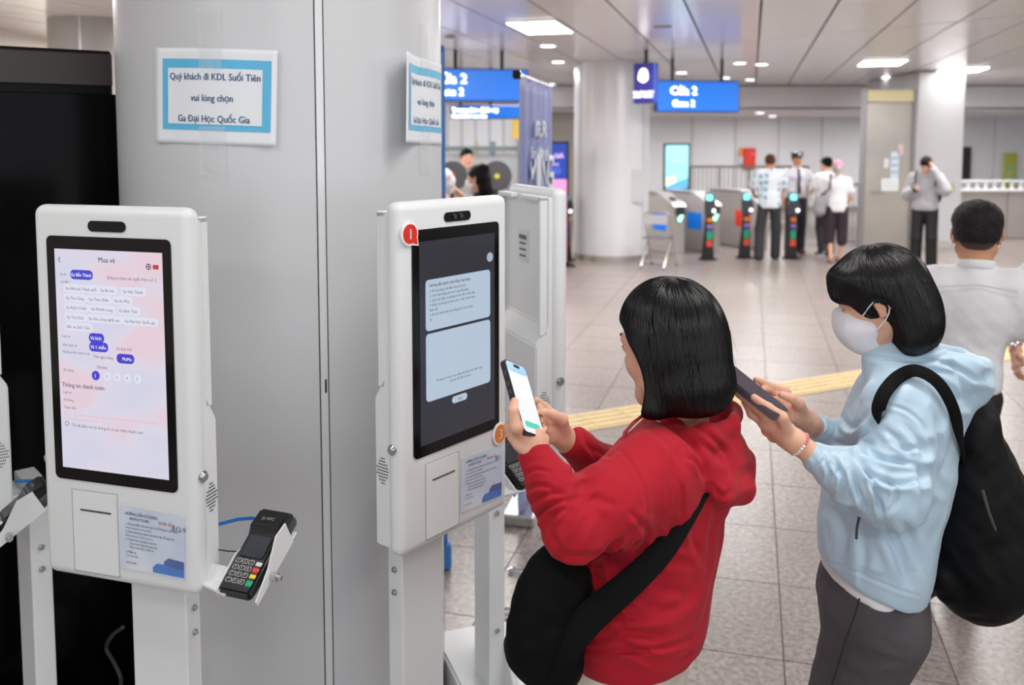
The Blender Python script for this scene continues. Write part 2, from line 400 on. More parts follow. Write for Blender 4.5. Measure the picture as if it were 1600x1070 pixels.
for i in range(-14, 26):
    for j in range(-10, 48):
        p = TO + BV*(TS*(i+.5)) + AV*(TS*(j+.5)+ro)
        if p.y > 27 or abs(p.x-2) > 16: continue
        if in_view(p) and p.y < 11.4 and n_t < 300:
            o = bpy.data.objects.new('tile', tme); C.objects.link(o); o.parent = floor; o.location = (p.x, p.y, 0); o.rotation_euler = (0, 0, -HA); n_t += 1
        elif in_view(p, 3.0) or p.y < 4:
            far_tiles.box((0, 0, -.006), (TS-.005, TS-.005, .012), M=Matrix.Translation((p.x, p.y, 0)) @ Matrix.Rotation(-HA, 4, 'Z'))
tag(far_tiles.build('distant_tiles', tile_m, floor), kind='stuff')
# tactile guide strip of ribbed yellow tiles
yel = mat('tactile_yellow', rgb(214, 190, 140), .5, vary=(14, rgb(200, 176, 128), .35, .7))
P1, P2 = at(887, 664, Z=0), at(1345, 590, Z=0); d = (P2-P1).normalized(); ang = math.atan2(d.y, d.x)
ts = empty('tactile_strip', P1, 0, 'pale yellow ribbed tactile guide strip crossing the granite floor', 'guide strip')
m = MB().box((0, 0, .003), (.297, .34, .006), .001, 1)
for k in range(4): m.box((0, -.12+.08*k, .008), (.28, .036, .006), .002, 1)
me = m.mesh(); me.materials.append(yel)
for k in range(-6, 18):
    o = bpy.data.objects.new('tactile_tile', me); C.objects.link(o); o.parent = ts; o.location = d*(.3*k); o.rotation_euler = (0, 0, ang)
# ------------------------------------------------------------ ceiling: long slatted panels, cut along two slanting joints
ceilp = mat('ceiling_panel', rgb(238, 235, 235), .2, .05, bump=(9, .1, .004, (14, 1, 1)))
ceil = MB().box((2, 12, CEIL+.08), (34, 34, .05)).build('ceiling', mat('ceiling_void', rgb(92, 88, 88), .8)); tag(ceil, 'grey metal panel ceiling', kind='structure')
def seam(X):
    return 12.26+.82*(X+.96) if X < 1.04 else (13.9-(X-1.04)*1.43 if X < 2.65 else max(11.6-(X-2.65)*1.0, 5.5))
CO = at(1190, 0, Z=CEIL); PW = .70*cos(HA)
def seam_t(base):                                         # distance along A where a strip edge meets the joint
    lo, hi = -30, 40
    f = lambda t: (base+AV*t).y - seam((base+AV*t).x)
    for t in [x*.1 for x in range(-300, 400)]:
        if f(t) >= 0: return t
    return 40
for i in range(-16, 20):
    a0 = CO + BV*(PW*i+.011); a1 = CO + BV*(PW*(i+1)-.011)
    t0, t1 = seam_t(a0), seam_t(a1)
    for lo0, lo1, hi0, hi1 in ((None, None, t0-.02, t1-.02), (t0+.02, t1+.02, None, None)):
        def clampY(b, t, y): return (y-b.y)/AV.y if t is None else t
        s0, s1 = clampY(a0, lo0, -3.5), clampY(a1, lo1, -3.5); e0, e1 = clampY(a0, hi0, 19.9), clampY(a1, hi1, 19.9)
        if e0 <= s0 or e1 <= s1: continue
        q = [a0+AV*s0, a1+AV*s1, a1+AV*e1, a0+AV*e0]
        if all(abs(p.x-2) > 15 for p in q): continue
        MB().prism([(p.x, p.y) for p in q], CEIL, CEIL+.02).build('ceiling_panel', ceilp, ceil)
lowceil = MB().box((2, 23.4, 2.62), (34, 7, .06)).box((2, 19.93, 2.87), (34, .06, .5)).build('ceiling_far', mat('low_ceiling', rgb(228, 226, 228), .5)); tag(lowceil, kind='structure')
# round downlights and flat luminaires
lampm = mat('lamp_glow', (1, .98, .95), .5, emit=9)
rimm = mat('lamp_rim', rgb(240, 240, 240), .4)
dl = None
def downlight(px, py, r=.105, z=CEIL):
    global dl
    p = at(px, py, Z=z)
    if dl is None:
        dl = empty('downlight', p, 0, None, 'ceiling light', 'round downlights in the ceiling')
        MB().tube([(r*cos(t*PI/12), r*sin(t*PI/12), -.006) for t in range(24)], .008, 6, closed=True).build('rim', rimm, dl, True)
        MB().cyl((0, 0, -.004), r-.004, .008, 24).build('diffuser', lampm, dl)
        o = dl
    else:
        o = dl.copy(); C.objects.link(o); o.location = p
        for c in list(dl.children): c2 = c.copy(); C.objects.link(c2); c2.parent = o
    return o
DLS = [(856, 71, 'lone round downlight nearest the viewer, below the large bright panel'), (872, 96, 'round downlight just left of the far column top'),
       (783, 108, 'round downlight above the left blue hanging sign'), (862, 131, 'small round downlight right of the vertical banner top'),
       (862, 157, 'lower small downlight beside the vertical banner'), 
       (1156, 98, 'left one of two near downlights above the right blue sign'), (1190, 100, 'right one of two near downlights above the right blue sign'),
       (1133, 121, 'downlight at the top edge of the right blue sign, right of centre'), (1172, 124, 'downlight past the right end of the right blue sign'),
       (1065, 113, 'downlight beside the purple hanging sign'), (1072, 126, 'downlight at the upper left of the right blue sign'),
       (1384, 120, 'small downlight under the left square ceiling panel at right'), (1467, 126, 'small downlight under the right square ceiling panel')]
for px, py, lab in DLS: downlight(px, py)['label'] = lab
for px, py, lab in [(1187, 177, 'far downlight in the low ceiling behind the right blue sign'), (1141, 184, 'farthest downlight in the low ceiling above the fence'),
                    (1207, 182, 'far downlight in the low ceiling above the patterned shirt'), (1562, 184, 'far downlight above the yellow-green poster')]:
    downlight(px, py, z=2.585)['label'] = lab
def flat_light(pc, sx, sy, lab):
    o = empty('panel_light', pc, -HA, lab, 'ceiling light')
    MB().box((0, 0, -.008), (sx+.04, sy+.04, .016), .003, 1).build('frame', rimm, o); MB().box((0, 0, -.018), (sx, sy, .006)).build('diffuser', lampm, o)
flat_light(at(845, 41.5, Z=CEIL), .52, .95, 'large bright square ceiling panel light above the vertical banner')
flat_light(at(1378, 97, Z=CEIL), .62, .9, 'left of the two bright square ceiling panels at upper right')
flat_light(at(1503, 108, Z=CEIL), .66, .9, 'right of the two bright square ceiling panels at upper right')
sm = empty('smoke_detector', at(703, 56, Z=CEIL), 0, 'small grey round smoke detector on the ceiling left of the blue sign', 'smoke detector')
MB().cyl((0, 0, -.012), .06, .024, 20, bev=.006).build('base', mat('detector_grey', rgb(150, 148, 150), .5), sm, True); MB().cyl((0, 0, -.034), .035, .02, 16, bev=.005).build('sensor', rimm, sm, True)
v = empty('ceiling_vent', at(1036, 41, Z=CEIL), -HA, 'thin dark slot vent in the ceiling above the purple sign', 'vent')
MB().box((0, 0, -.004), (.2, .05, .012)).build('frame', mat('vent_grey', rgb(150, 140, 140), .6), v); MB().box((0, 0, -.008), (.17, .02, .012)).build('slot', darkg, v)
# ------------------------------------------------------------ far walls
wallm = mat('wall_white', rgb(236, 238, 243), .4)
wallb = mat('wall_beige', rgb(232, 224, 214), .6)
bw = MB().box((4, 25.1, 1.55), (34, .2, 3.1)).build('wall_back', mat('wall_gap', rgb(150, 152, 158), .7)); tag(bw, 'white panelled far wall', kind='structure')
x = -4.0
k = 0
pm = MB().box((0, 0, 1.3), (1.18, .05, 2.58), .006, 1).mesh(); pm.materials.append(wallm)
while x < 16:
    o = bpy.data.objects.new('wall_panel', pm); C.objects.link(o); o.parent = bw; o.location = (x, 24.98, 0); x += 1.2
rw = MB().box((15.0, 12, 1.6), (.2, 27, 3.3)).build('wall_right', wallm); tag(rw, kind='structure')
lw = MB().box((-5.8, 12, 1.6), (.2, 30, 3.3)).build('wall_left', wallb); tag(lw, kind='structure')
bb = MB().box((4, 24.93, .06), (34, .03, .12)).build('baseboard_back', mat('base_grey', rgb(150, 146, 140), .5)); tag(bb, kind='structure')
# ------------------------------------------------------------ columns
def column(cx, cy, r, h, seams, name, lab, mt, strip_w=.03, base=True, seg=96):
    root = empty(name, (cx, cy, 0), 0, lab, 'column'); root['kind'] = 'thing'
    MB().cyl((0, 0, h/2), r-.006, h, seg).build('core', joint, root, True)
    n = len(seams)
    for i in range(n):
        a0 = math.radians(seams[i])+strip_w/2/r; a1 = math.radians(seams[(i+1) % n]+(360 if i == n-1 else 0))-strip_w/2/r
        k = 28; out = [(r*cos(a0+(a1-a0)*j/k), r*sin(a0+(a1-a0)*j/k)) for j in range(k+1)]
        inn = [((r-.02)*cos(a0+(a1-a0)*j/k), (r-.02)*sin(a0+(a1-a0)*j/k)) for j in range(k, -1, -1)]
        MB().prism(out+inn, .1 if base else 0, h-.002).build('cladding_panel', mt, root, True)
        g = strip_w/2/r*.72; a = math.radians(seams[i])
        MB().prism([((r+.001)*cos(a+t*g), (r+.001)*sin(a+t*g)) for t in (-1, -.5, 0, .5, 1)]+[((r-.02)*cos(a+t*g), (r-.02)*sin(a+t*g)) for t in (1, .5, 0, -.5, -1)], 0, h-.002).build('joint_strip', strip_m, root)
    if base: MB().cyl((0, 0, .05), r+.004, .1, seg).build('skirting', brushed, root, True)
    return root
PC = Vector((-.687, 2.733, 0)); PR = .47
cang = math.degrees(math.atan2(-PC.y, -PC.x))              # direction from the pillar's axis to the viewer
column(PC.x, PC.y, PR, CEIL, [cang+10.5, cang+83.0, cang+170, cang+262], 'pillar', 'large round pillar of pale grey metal panels directly behind the kiosks', pillar_m, .026)
fc = Vector((955-800, 0, 0)); FCX, FCY = 155/1400*14.5, 14.5
fcol = column(FCX, FCY, .6, CEIL, [-155, -35, 95], 'far_column', 'round pale grey column in the middle distance beside the folding chair', colm, .12)
MB().box((.3, -.525, 1.2), (.3, .04, .52), .004, 1, M=None).build('flush_hatch', mat('plate_grey', rgb(200, 200, 203), .4), fcol).rotation_euler = (0, 0, 0)
column(-4.45, 9.6, .42, CEIL, [-80, 40, 160], 'left_column', 'round grey column seen above the black board at far left', mat('column_grey', rgb(176, 172, 170), .4), .02)
# thin square sign holder on the far column
# stainless wall block with door, right of the gates
dsteel = mat('door_steel', rgb(176, 172, 168), .35, .6, bump=(40, .06, .002, (1, 1, .04)), vary=(.8, rgb(205, 196, 182), .35, .75))
Yd = 15.6
def wx(px, Y): return (px-800)/1400*Y*1.0
lobby = empty('door_1', (wx(1388, Yd), Yd, 0), -.03, 'tall brushed steel door with papers taped on it', None, kind='structure')
W = wx(1424, Yd)-wx(1353, Yd)
MB().box((0, .1, 1.28), (W, .1, 2.56), .004, 1).build('door_panel', dsteel, lobby)
for s in (-1, 1): MB().box((s*(W/2+.03), .08, 1.4), (.06, .16, 2.8), .004, 1).build('jamb', mat('jamb_grey', rgb(150, 148, 150), .4, .5), lobby)
MB().box((0, .08, 2.68), (W, .14, .2), .004, 1).build('lintel', mat('lintel_cream', rgb(226, 214, 170), .5), lobby)
MB().tube([(-.28, .02, 1.02), (-.28, -.03, 1.02), (-.08, -.03, 1.02), (-.08, .02, 1.02)], .014, 8).build('handle', chrome, lobby, True)
for i, (px0, px1, y0, y1, cc, lab) in enumerate([(1377, 1404, 279, 298, 'a', 'white notice with a printed grid low on the steel door'), (1391, 1405, 237, 279, 'b', 'tall pale blue notice on the steel door'),
                                     (1381, 1389, 248, 262, 'a', 'small white notice left of the tall one on the steel door'), (1403, 1411, 226, 242, 'c', 'small pink notice high on the steel door')]):
    a, b = at(px0, y1, Y=Yd+.03), at(px1, y0, Y=Yd+.03)
    col = {'a': rgb(240, 242, 246), 'b': rgb(205, 222, 236), 'c': rgb(238, 205, 212)}[cc]
    n = empty('door_notice', ((a.x+b.x)/2, Yd+.035, (a.z+b.z)/2), 0, lab, 'notice')
    MB().box((0, 0, 0), (b.x-a.x, .004, b.z-a.z)).build('sheet', mat('notice_'+cc, col, .5), n)
    m = MB()
    for r in range(3):
        for q in range(4): m.box(((q-1.5)*(b.x-a.x)*.2, -.003, (r-1)*(b.z-a.z)*.26), ((b.x-a.x)*.1, .002, (b.z-a.z)*.07))
    m.build('printing', ink_grey, n)
Yw = 16.0
a, b = at(1427, 380, Y=Yw), at(1499, 380, Y=Yw)
blk = MB().box(((a.x+b.x)/2, Yw+1.2, 1.56), (b.x-a.x, 2.4, 3.12), .01, 1).build('wall_block', mat('block_grey', rgb(204, 204, 208), .4)); tag(blk, kind='structure')
a = at(1487, 292, Y=Yw-.02); o = empty('call_point', a, 0, 'small yellow-green call point on the grey wall block', 'call point')
MB().box((0, 0, 0), (.09, .03, .16), .006, 1).build('housing', mat('plate_grey'and'cp_grey', rgb(190, 190, 190), .5), o); MB().box((0, -.02, .01), (.04, .02, .08), .004, 1).build('button', mat('cp_green', rgb(190, 195, 60), .5), o)
MB().box((at(1467, 388, Y=15.9).x, 15.95, .06), (.75, .06, .12)).build('trim_1', mat('base_grey'and'kick', rgb(190, 188, 180), .5))['kind'] = 'structure'
# right back: black panel, poster, glazed counter rail
a, b = at(1502, 281, Y=20), at(1515, 230, Y=20); m = MB().box(((a.x+b.x)/2, 24.9, (a.z+b.z)/2), ((b.x-a.x)*1.25, .06, (b.z-a.z)*1.25), .01, 1)
bp = empty('wall_cabinet', (at(1509, 255, Y=24.85).x, 24.85, at(1509, 255, Y=24.85).z), 0, 'narrow tall black panel on the white wall right of the grey block', 'panel')
MB().box((0, 0, 0), (.25, .08, .9), .01, 1).build('case', darkg, bp); MB().box((0, -.045, 0), (.2, .01, .82), .004, 1).build('cover', mat('cover_dark', rgb(40, 40, 46), .4), bp)
m.bm.free()
c = at(1578, 267, Y=24.85); ps = empty('wall_poster', c, 0, 'tall yellow-green poster on the far right wall', 'poster')
MB().box((0, 0, 0), (.34, .04, 1.0), .006, 1).build('board', mat('poster_green', rgb(190, 196, 70), .5), ps); MB().box((0, -.025, -.08), (.2, .01, .5), .004, 1).build('picture', mat('poster_teal', rgb(130, 190, 180), .5, vary=(4, rgb(200, 210, 110), .4, .6)), ps)
cn = empty('counter', (at(1552, 300, Y=17.4).x+1.0, 17.4, 0), 0, 'grey panelled barrier with a white slatted rail at right', 'barrier')
gp = mat('counter_grey', rgb(172, 164, 160), .4, .2); wr = mat('rail_white', rgb(232, 233, 238), .4)
for k in range(4): MB().box((-2.6+1.25*k, 0, .47), (1.23, .06, .9), .006, 1).build('panel', gp, cn)
MB().box((-.7, -.01, .955), (5.1, .1, .05), .008, 1).build('top_rail', wr, cn); MB().box((-.7, -.01, 1.13), (5.1, .05, .035), .006, 1).build('hand_rail', wr, cn)
for k in range(30): MB().box((-3.2+.17*k, -.01, 1.045), (.05, .03, .16)).build('baluster', wr, cn)
# fire box and small orange sign on the back wall
c = at(1171, 247, Y=24.85); o = empty('fire_box', c, 0, 'red fire hose cabinet on the far wall left of the patterned shirt', 'cabinet')
redm = mat('fire_red', rgb(226, 52, 38), .45)
MB().box((0, 0, 0), (.32, .12, .56), .008, 1).build('case', redm, o); MB().box((0, -.065, 0), (.28, .012, .5), .004, 1).build('door', mat('fire_red2', rgb(235, 62, 45), .4), o); MB().cyl((.06, -.075, .12), .025, .01, 12, axis='Y').build('latch', steel, o)
c = at(1158, 240, Y=24.85); o = empty('wall_sign', c, 0, 'small orange sign left of the red fire cabinet', 'sign')
MB().box((0, 0, .05), (.11, .02, .24), .003, 1).build('plate', mat('orange', rgb(245, 150, 70), .5), o); MB().box((0, 0, -.18), (.11, .02, .2), .003, 1).build('label_plate', mat('notice_l', rgb(215, 218, 235), .5), o)
# fences
fm = mat('fence_steel', rgb(165, 150, 140), .4, .5); fm2 = mat('fence_steel_light', rgb(200, 198, 198), .35, .6)
def fence(x0, x1, Y, z0, z1, step, name, lab, mt, posts=5, rr=.012):
    f = empty(name, (x0, Y, 0), 0, lab, 'fence')
    L = x1-x0
    MB().box((L/2, 0, z1), (L, .04, .05), .006, 1).build('top_rail', mt, f); MB().box((L/2, 0, z0), (L, .03, .04), .005, 1).build('bottom_rail', mt, f)
    me = MB().cyl((0, 0, (z0+z1)/2), rr, z1-z0, 8).mesh(); me.materials.append(mt)
    n = int(L/step)
    for k in range(n+1):
        o = bpy.data.objects.new('baluster', me); C.objects.link(o); o.parent = f; o.location = (k*step, 0, 0)
    for k in range(posts): MB().box((L*k/(posts-1), 0, (z1+.02)/2), (.05, .05, z1+.02), .005, 1).build('post', mt, f)
fence(wx(1078, 21), wx(1262, 21), 21, .1, 1.32, .1, 'fence', 'long brownish baluster fence behind the ticket gates', fm)
fence(wx(1246, 16.2), wx(1351, 16.2), 16.2, .08, 1.12, .085, 'railing', 'shiny steel railing behind the guard and the pink cap', fm2, 4)
fence(wx(878, 22), wx(902, 22), 22, .1, 1.3, .1, 'low_fence', 'short grey fence left of the far column', fm, 2)
# ------------------------------------------------------------ ticket gates
cab = mat('gate_steel', rgb(208, 202, 200), .36, .55); cab2 = mat('gate_steel_top', rgb(205, 203, 205), .42, .7)
blue_sq = mat('gate_blue', rgb(0, 122, 226), .45, emit=.25); red_sq = mat('gate_red', rgb(235, 62, 45), .45, emit=.2)
green_l = mat('gate_green', rgb(150, 255, 205), .4, emit=3.0); dkgreen = mat('gate_green_ring', rgb(0, 90, 60), .4)
def gate(px_end, Y, sq, lab, arrow=True, L=1.3):
    e = at(px_end, 225+1.85*1400/Y, Y=Y); th = math.radians(25)   # cabinets run away and to the left
    g = empty('ticket_gate', (e.x, Y, 0), th, lab, 'ticket gate')
    w2 = .11
    MB().prism([(0, .0), (L, 0), (L, .98), (.55, .98), (.1, .80), (0, .72)], -w2, w2, 'YZ', bev=.01).build('cabinet', cab, g)
    MB().prism([(-.01, .73), (.1, .81), (.55, .995), (L, .995), (L, 1.03), (.5, 1.03), (.06, .86), (-.02, .80)], -w2-.02, w2+.02, 'YZ', bev=.008).build('top_cover', cab2, g)
    MB().box((0, .26, .93), (.1, .3, .03), .01, 1, M=Matrix.Translation((0, .03, -.0)) @ Matrix.Rotation(0, 4, 'X')).build('reader_pad', blackm, g)
    MB().box((0, -.02, .735), (.16, .05, .15), .01, 1).build('end_display', darkg, g)
    if arrow:
        m = MB().cyl((-.015, -.012, .59), .052, .02, 20, axis='Y').cyl((.02, -.012, .64), .045, .02, 20, axis='Y'); m.build('lamp_ring', dkgreen, g)
        m = MB().cyl((-.015, -.02, .59), .04, .02, 20, axis='Y').cyl((.02, -.02, .64), .033, .02, 20, axis='Y'); m.build('arrow_lamp', green_l, g)
    MB().box((-w2-.004, .42, .52), (.012, .40, .29), .004, 1).build('side_plate', sq, g)
    MB().box((0, L/2, .03), (.2, L-.1, .06)).build('plinth', darkg, g)
    MB().prism([(.6, .25), (.8, .3), (.82, .85), (.6, .9)], w2, w2+.3, 'YZ', bev=.01).build('flap', mat('flap_white', rgb(232, 226, 228), .25, alpha=.75), g)
    return g
gate(1061, 15.0, blue_sq, 'steel ticket gate with blue side plate, nearest the folding chair')
gate(1116, 15.2, blue_sq, 'steel ticket gate with blue side plate, behind the leftmost of the three gate-side reader posts')
gate(1192, 15.6, red_sq, 'steel ticket gate with red side plate beside the patterned shirt', False, 1.4)
# card reader posts
cyan = mat('reader_screen', rgb(120, 225, 225), .4, emit=1.3); post_b = mat('post_black', rgb(22, 20, 24), .4)
st = [('sticker', rgb(225, 120, 40)), ('sticker', rgb(150, 120, 190)), ('sticker', rgb(60, 80, 160)), ('sticker', rgb(15, 160, 110)), ('sticker', rgb(225, 70, 50))]
def reader_post(px, Y, lab):
    p = at(px, 240, Y=Y); g = empty('reader_post', (p.x, Y, 0), -.15, lab, 'card reader')
    m = MB().prism([(-.11, 0), (.09, 0), (.07, .45), (.05, .72), (-.05, .72), (-.06, .5)], -.05, .05, 'XZ', bev=.008).build('pedestal', post_b, g)
    MB().prism([(-.06, .7), (.1, .72), (.12, .86), (.06, 1.06), (-.05, 1.08), (-.07, .9)], -.07, .06, 'XZ', bev=.012).build('reader_head', mat('reader_grey', rgb(70, 70, 76), .35, .3), g)
    MB().prism(rrect(-.045, .055, .95, 1.05, .02), -.085, -.06, 'XZ').build('screen', cyan, g)
    MB().cyl((.075, -.08, .79), .028, .03, 14, axis='Y').build('card_lamp', mat('lamp_small', rgb(255, 255, 255), .3, emit=2), g)
    for k, (z, hh) in enumerate([(.64, .07), (.54, .05), (.475, .05), (.39, .13), (.26, .1)]):
        MB().prism(rrect(-.028, .058, z-hh/2, z+hh/2, .015), -.058, -.05, 'XZ').build('sticker', mat('sticker_%d' % k, st[k][1], .45), g)
    MB().cyl((0, 0, .01), .15, .02, 20).build('foot_plate', post_b, g)
    return g
reader_post(885, 14.2, 'black card reader post beside the pink and blue totem')
reader_post(1109, 14.3, 'black card reader post with coloured stickers in front of the second gate')
reader_post(1167, 14.5, 'black card reader post with coloured stickers left of the patterned shirt')
reader_post(1240, 14.4, 'black card reader post with coloured stickers in front of the guard')
# ------------------------------------------------------------ totems, banner, signs
def totem(px0, px1, ytop, Y, lab, cols, name='totem', zb=.0, text=()):
    a, b = at(px0, ytop, Y=Y), at(px1, ytop, Y=Y); cx = (a.x+b.x)/2; W = b.x-a.x; H = a.z
    g = empty(name, (cx, Y, 0), 0, lab, 'display totem')
    MB().box((0, 0, (H+zb+.02)/2), (W, .07, H-zb-.04), .012, 2).build('frame', mat('totem_black', rgb(20, 18, 26), .3), g)
    for k, (f0, f1, mt) in enumerate(cols):
        z0, z1 = zb+.05+(H-zb-.1)*f0, zb+.05+(H-zb-.1)*f1
        MB().box((0, -.037, (z0+z1)/2), (W-.07, .008, z1-z0)).build('screen' if k == 0 else 'screen_area', mt, g)
    MB().prism([(-W/2-.1, -.2), (W/2+.1, -.2), (W/2+.06, .2), (-W/2-.06, .2)], 0, .02).build('base_plate', post_b, g)
    MB().box((0, 0, .06), (W*.6, .05, .12)).build('neck', post_b, g)
    return g, W, H
pinkm = mat('totem_pink', rgb(240, 150, 200), .4, emit=.55, vary=(2.5, rgb(236, 130, 190), .3, .7)); dblue = mat('totem_blue', rgb(30, 60, 160), .4, emit=.5)
g, W, H = totem(811, 889, 219, 13.6, 'black framed totem with blue and pink screen behind the banner', [(0, .70, pinkm), (.70, 1, dblue)])
lettering([('GIẢM GIÁ', 0, H*.86, .09, 'CENTER', .03), ('VÉ THÁNG', 0, H*.80, .05, 'CENTER', .02)], lambda x, y: (x+.1, -.043, y), mat('lt_white', rgb(240, 225, 240), .5, emit=.4), g)
MB().prism(rrect(-.05, .26, H*.73, H*.785, .03), -.046, -.042, 'XZ').build('screen_button', mat('btn_blue', rgb(60, 90, 190), .4, emit=.5), g)
cyt = mat('totem_cyan', rgb(150, 222, 235), .4, emit=.8, vary=(1.6, rgb(120, 205, 222), .35, .7))
g, W, H = totem(1037, 1078, 223, 17.3, 'cyan lit display totem standing behind the first gates', [(.38, 1, cyt)], zb=.5)
MB().prism([(-W*.42, .95), (W*.42, 1.0), (W*.42, 1.2), (.0, 1.12), (-W*.42, 1.02)], -.05, -.043, 'XZ').build('screen_wave', mat('wave_blue', rgb(90, 165, 225), .4, emit=.6), g)
MB().prism([(-W*.42, 1.02), (-.0, 1.12), (-W*.1, 1.25), (-W*.42, 1.2)], -.049, -.043, 'XZ').build('screen_wave', mat('wave_sand', rgb(225, 225, 190), .4, emit=.6), g)
lettering([('Metro', 0, H*.8, .09, 'CENTER', .02)], lambda x, y: (x, -.05, y), mat('lt_pale', rgb(205, 240, 245), .5, emit=.6), g)
# vertical cloth banner on a pole stand
A_, B_ = at(808, 118, Y=4.2), at(858, 135, Y=5.04); A_.z = B_.z = (A_.z+B_.z)/2; BH = A_.z
bd = (B_-A_); BL = bd.length; bd.normalize(); bn = Vector((bd.y, -bd.x, 0)); bn = bn if bn.y < 0 else -bn
br = math.atan2(bd.y, bd.x)
g = empty('banner', ((A_.x+B_.x)/2, (A_.y+B_.y)/2, 0), br, 'tall slate blue cloth banner with white lettering standing behind the kiosks', 'banner')
ban_m = mat('banner_cloth', rgb(132, 140, 190), .5)
def bmap(x, y): return (x, -.012+.006*sin(x*26+.4)+.004*sin(x*61)+.015*(1-y/BH)*sin(y*2.4), y)
V, F = [], []; nx, ny = 40, 30
for j in range(ny+1):
    for i in range(nx+1):
        V.append(bmap(-BL/2+BL*i/nx, .06+(BH-.06)*j/ny))
for j in range(ny):
    for i in range(nx): a = j*(nx+1)+i; F.append((a, a+1, a+nx+2, a+nx+1))
me = bpy.data.meshes.new('b'); me.from_pydata(V, [], F); me.shade_smooth(); o = link('cloth', me, g, ban_m); md = o.modifiers.new('t', 'SOLIDIFY'); md.thickness = .002; md.offset = -1
MB().cyl((0, -.005, BH), .012, BL+.04, 12, axis='X').build('top_bar', steel, g, True); MB().box((-BL/2-.025, -.005, BH), (.03, .04, .04), .006, 1).build('end_cap', black, g)
MB().cyl((0, .05, BH/2), .012, BH, 10).build('pole', steel, g, True); MB().box((0, 0, .03), (BL, .16, .06), .01, 1).build('base', steel, g)
MB().box((0, .02, BH-.0), (.03, .06, .03)).build('clip', black, g)
lt = mat('lt_banner', rgb(225, 230, 240), .5)
fb = lambda x, y: (bmap(x, y)[0], bmap(x, y)[1]-.012, y)
z1 = lambda py: at(835, py, Y=4.65).z
lettering([('URC', .03, z1(214), .125, 'LEFT', .02, .9), ('Hãy lựa phong thái', -.22, z1(246), .085, 'LEFT', .015, .8), ('MỪNG', -.24, z1(300), .27, 'LEFT', .05, .8),
           ('thành viên mới', -.26, z1(330), .12, 'LEFT', .02, .7)], fb, lt, g)
m = MB().tube([(-.12, -.03, z1(214)), (-.12, -.03, z1(197)), (-.08, -.03, z1(192)), (-.03, -.03, z1(196)), (-.04, -.03, z1(203)), (-.085, -.03, z1(205)), (-.01, -.03, z1(214))], .011, 6)
m.build('emblem', lt, g)
# hanging direction signs
sign_b = mat('sign_blue', rgb(38, 122, 232), .3, emit=.45); sign_t = mat('sign_white', rgb(255, 255, 255), .4, emit=1.6); sign_f = mat('sign_frame', rgb(30, 60, 150), .4)
def hang_sign(px0, px1, y0a, y1a, Ya, Yb, lines, lab, mt=sign_b, rods=(.25, .75), z_top=CEIL):
    a, b = at(px0, y0a, Y=Ya), at(px1, y0a, Y=Yb); zb = at(px0, y1a, Y=Ya).z; a.z
    d = Vector((b.x-a.x, b.y-a.y, 0)); L = d.length; r = math.atan2(d.y, d.x)
    g = empty('hanging_sign', ((a.x+b.x)/2, (a.y+b.y)/2, a.z), r, lab, 'sign'); H = a.z-zb
    MB().box((0, 0, -H/2), (L, .12, H), .008, 1).build('case', sign_f, g); MB().box((0, -.062, -H/2), (L-.04, .01, H-.04)).build('face', mt, g)
    for f in rods: MB().cyl((-L/2+L*f, 0, (z_top-a.z)/2), .025, z_top-a.z, 8).build('rod', blackm, g)
    lettering([(s, -L/2+L*fx, -H*fy, H*sz, al, .03) for s, fx, fy, sz, al in lines], lambda x, y: (x, -.069, y), sign_t, g)
    return g
hang_sign(655, 824, 106, 158, 12.4, 12.7, [('Cửa 2', .43, .46, .42, 'RIGHT'), ('Gate 2', .40, .82, .32, 'RIGHT')], 'large blue hanging gate sign with white lettering left of the banner', rods=(.33, .76))
hang_sign(704, 818, 165, 186, 15.4, 15.4, [('Trung tâm dịch vụ', .02, .48, .46, 'LEFT'), ('Customer service', .02, .9, .36, 'LEFT')], 'smaller blue hanging sign below the large one', rods=(.14, .55))
hang_sign(1024, 1153, 125, 175, 13.6, 13.9, [('Cửa 2', .32, .45, .36, 'CENTER'), ('Gate 2', .32, .82, .28, 'CENTER')], 'blue hanging gate sign right of the far column', rods=(.2, .8))
purple = mat('sign_purple', rgb(46, 40, 140), .4, emit=.2)
g = hang_sign(993, 1026, 100, 162, 12.6, 12.4, [('VUI LÒNG ĐEO', .5, .76, .085, 'CENTER'), ('KHẨU TRANG', .5, .86, .085, 'CENTER')], 'dark purple hanging sign with a white face icon beside the column', mt=purple, rods=(.5,))
MB().sph((0, -.075, -.17), (.075, .012, .1), 16).box((.0, -.078, -.2), (.14, .016, .08), .02, 2).build('face_icon', sign_t, g)
# glazed office at the back left
off = empty('service_office', (wx(752, 18.5), 18.5, 0), 0, 'glazed service office with steel column at left distance', 'office')
MB().box((0, .9, 1.35), (1.7, .1, 2.7)).build('back_panel', mat('office_white', rgb(222, 226, 232), .5), off)
for k in range(5): MB().box((-.6+.3*k, .84, 2.1), (.24, .02, .9), .01, 1).build('lit_curtain', mat('curtain_lit', rgb(235, 238, 245), .5, emit=.25), off)
MB().box((0, .3, .95), (1.5, .5, .08), .01, 1).build('counter_top', mat('counter_teal', rgb(90, 125, 128), .4), off); MB().box((0, .5, 1.75), (1.6, .05, .1)).build('shelf', mat('shelf_teal', rgb(80, 130, 125), .5), off)
MB().box((0, .3, .45), (1.5, .4, .9)).build('counter_body', mat('counter_body', rgb(150, 160, 165), .5), off)
MB().box((.0, 0, 1.35), (1.6, .012, 2.6)).build('glass', mat('glass', (1, 1, 1), .04, alpha=.12), off)
MB().box((.85, 0, 1.45), (.2, .2, 2.9), .01, 1).build('steel_column', brushed, off); MB().box((-.85, 0, 1.45), (.1, .14, 2.9), .01, 1).build('frame_post', wallm, off)
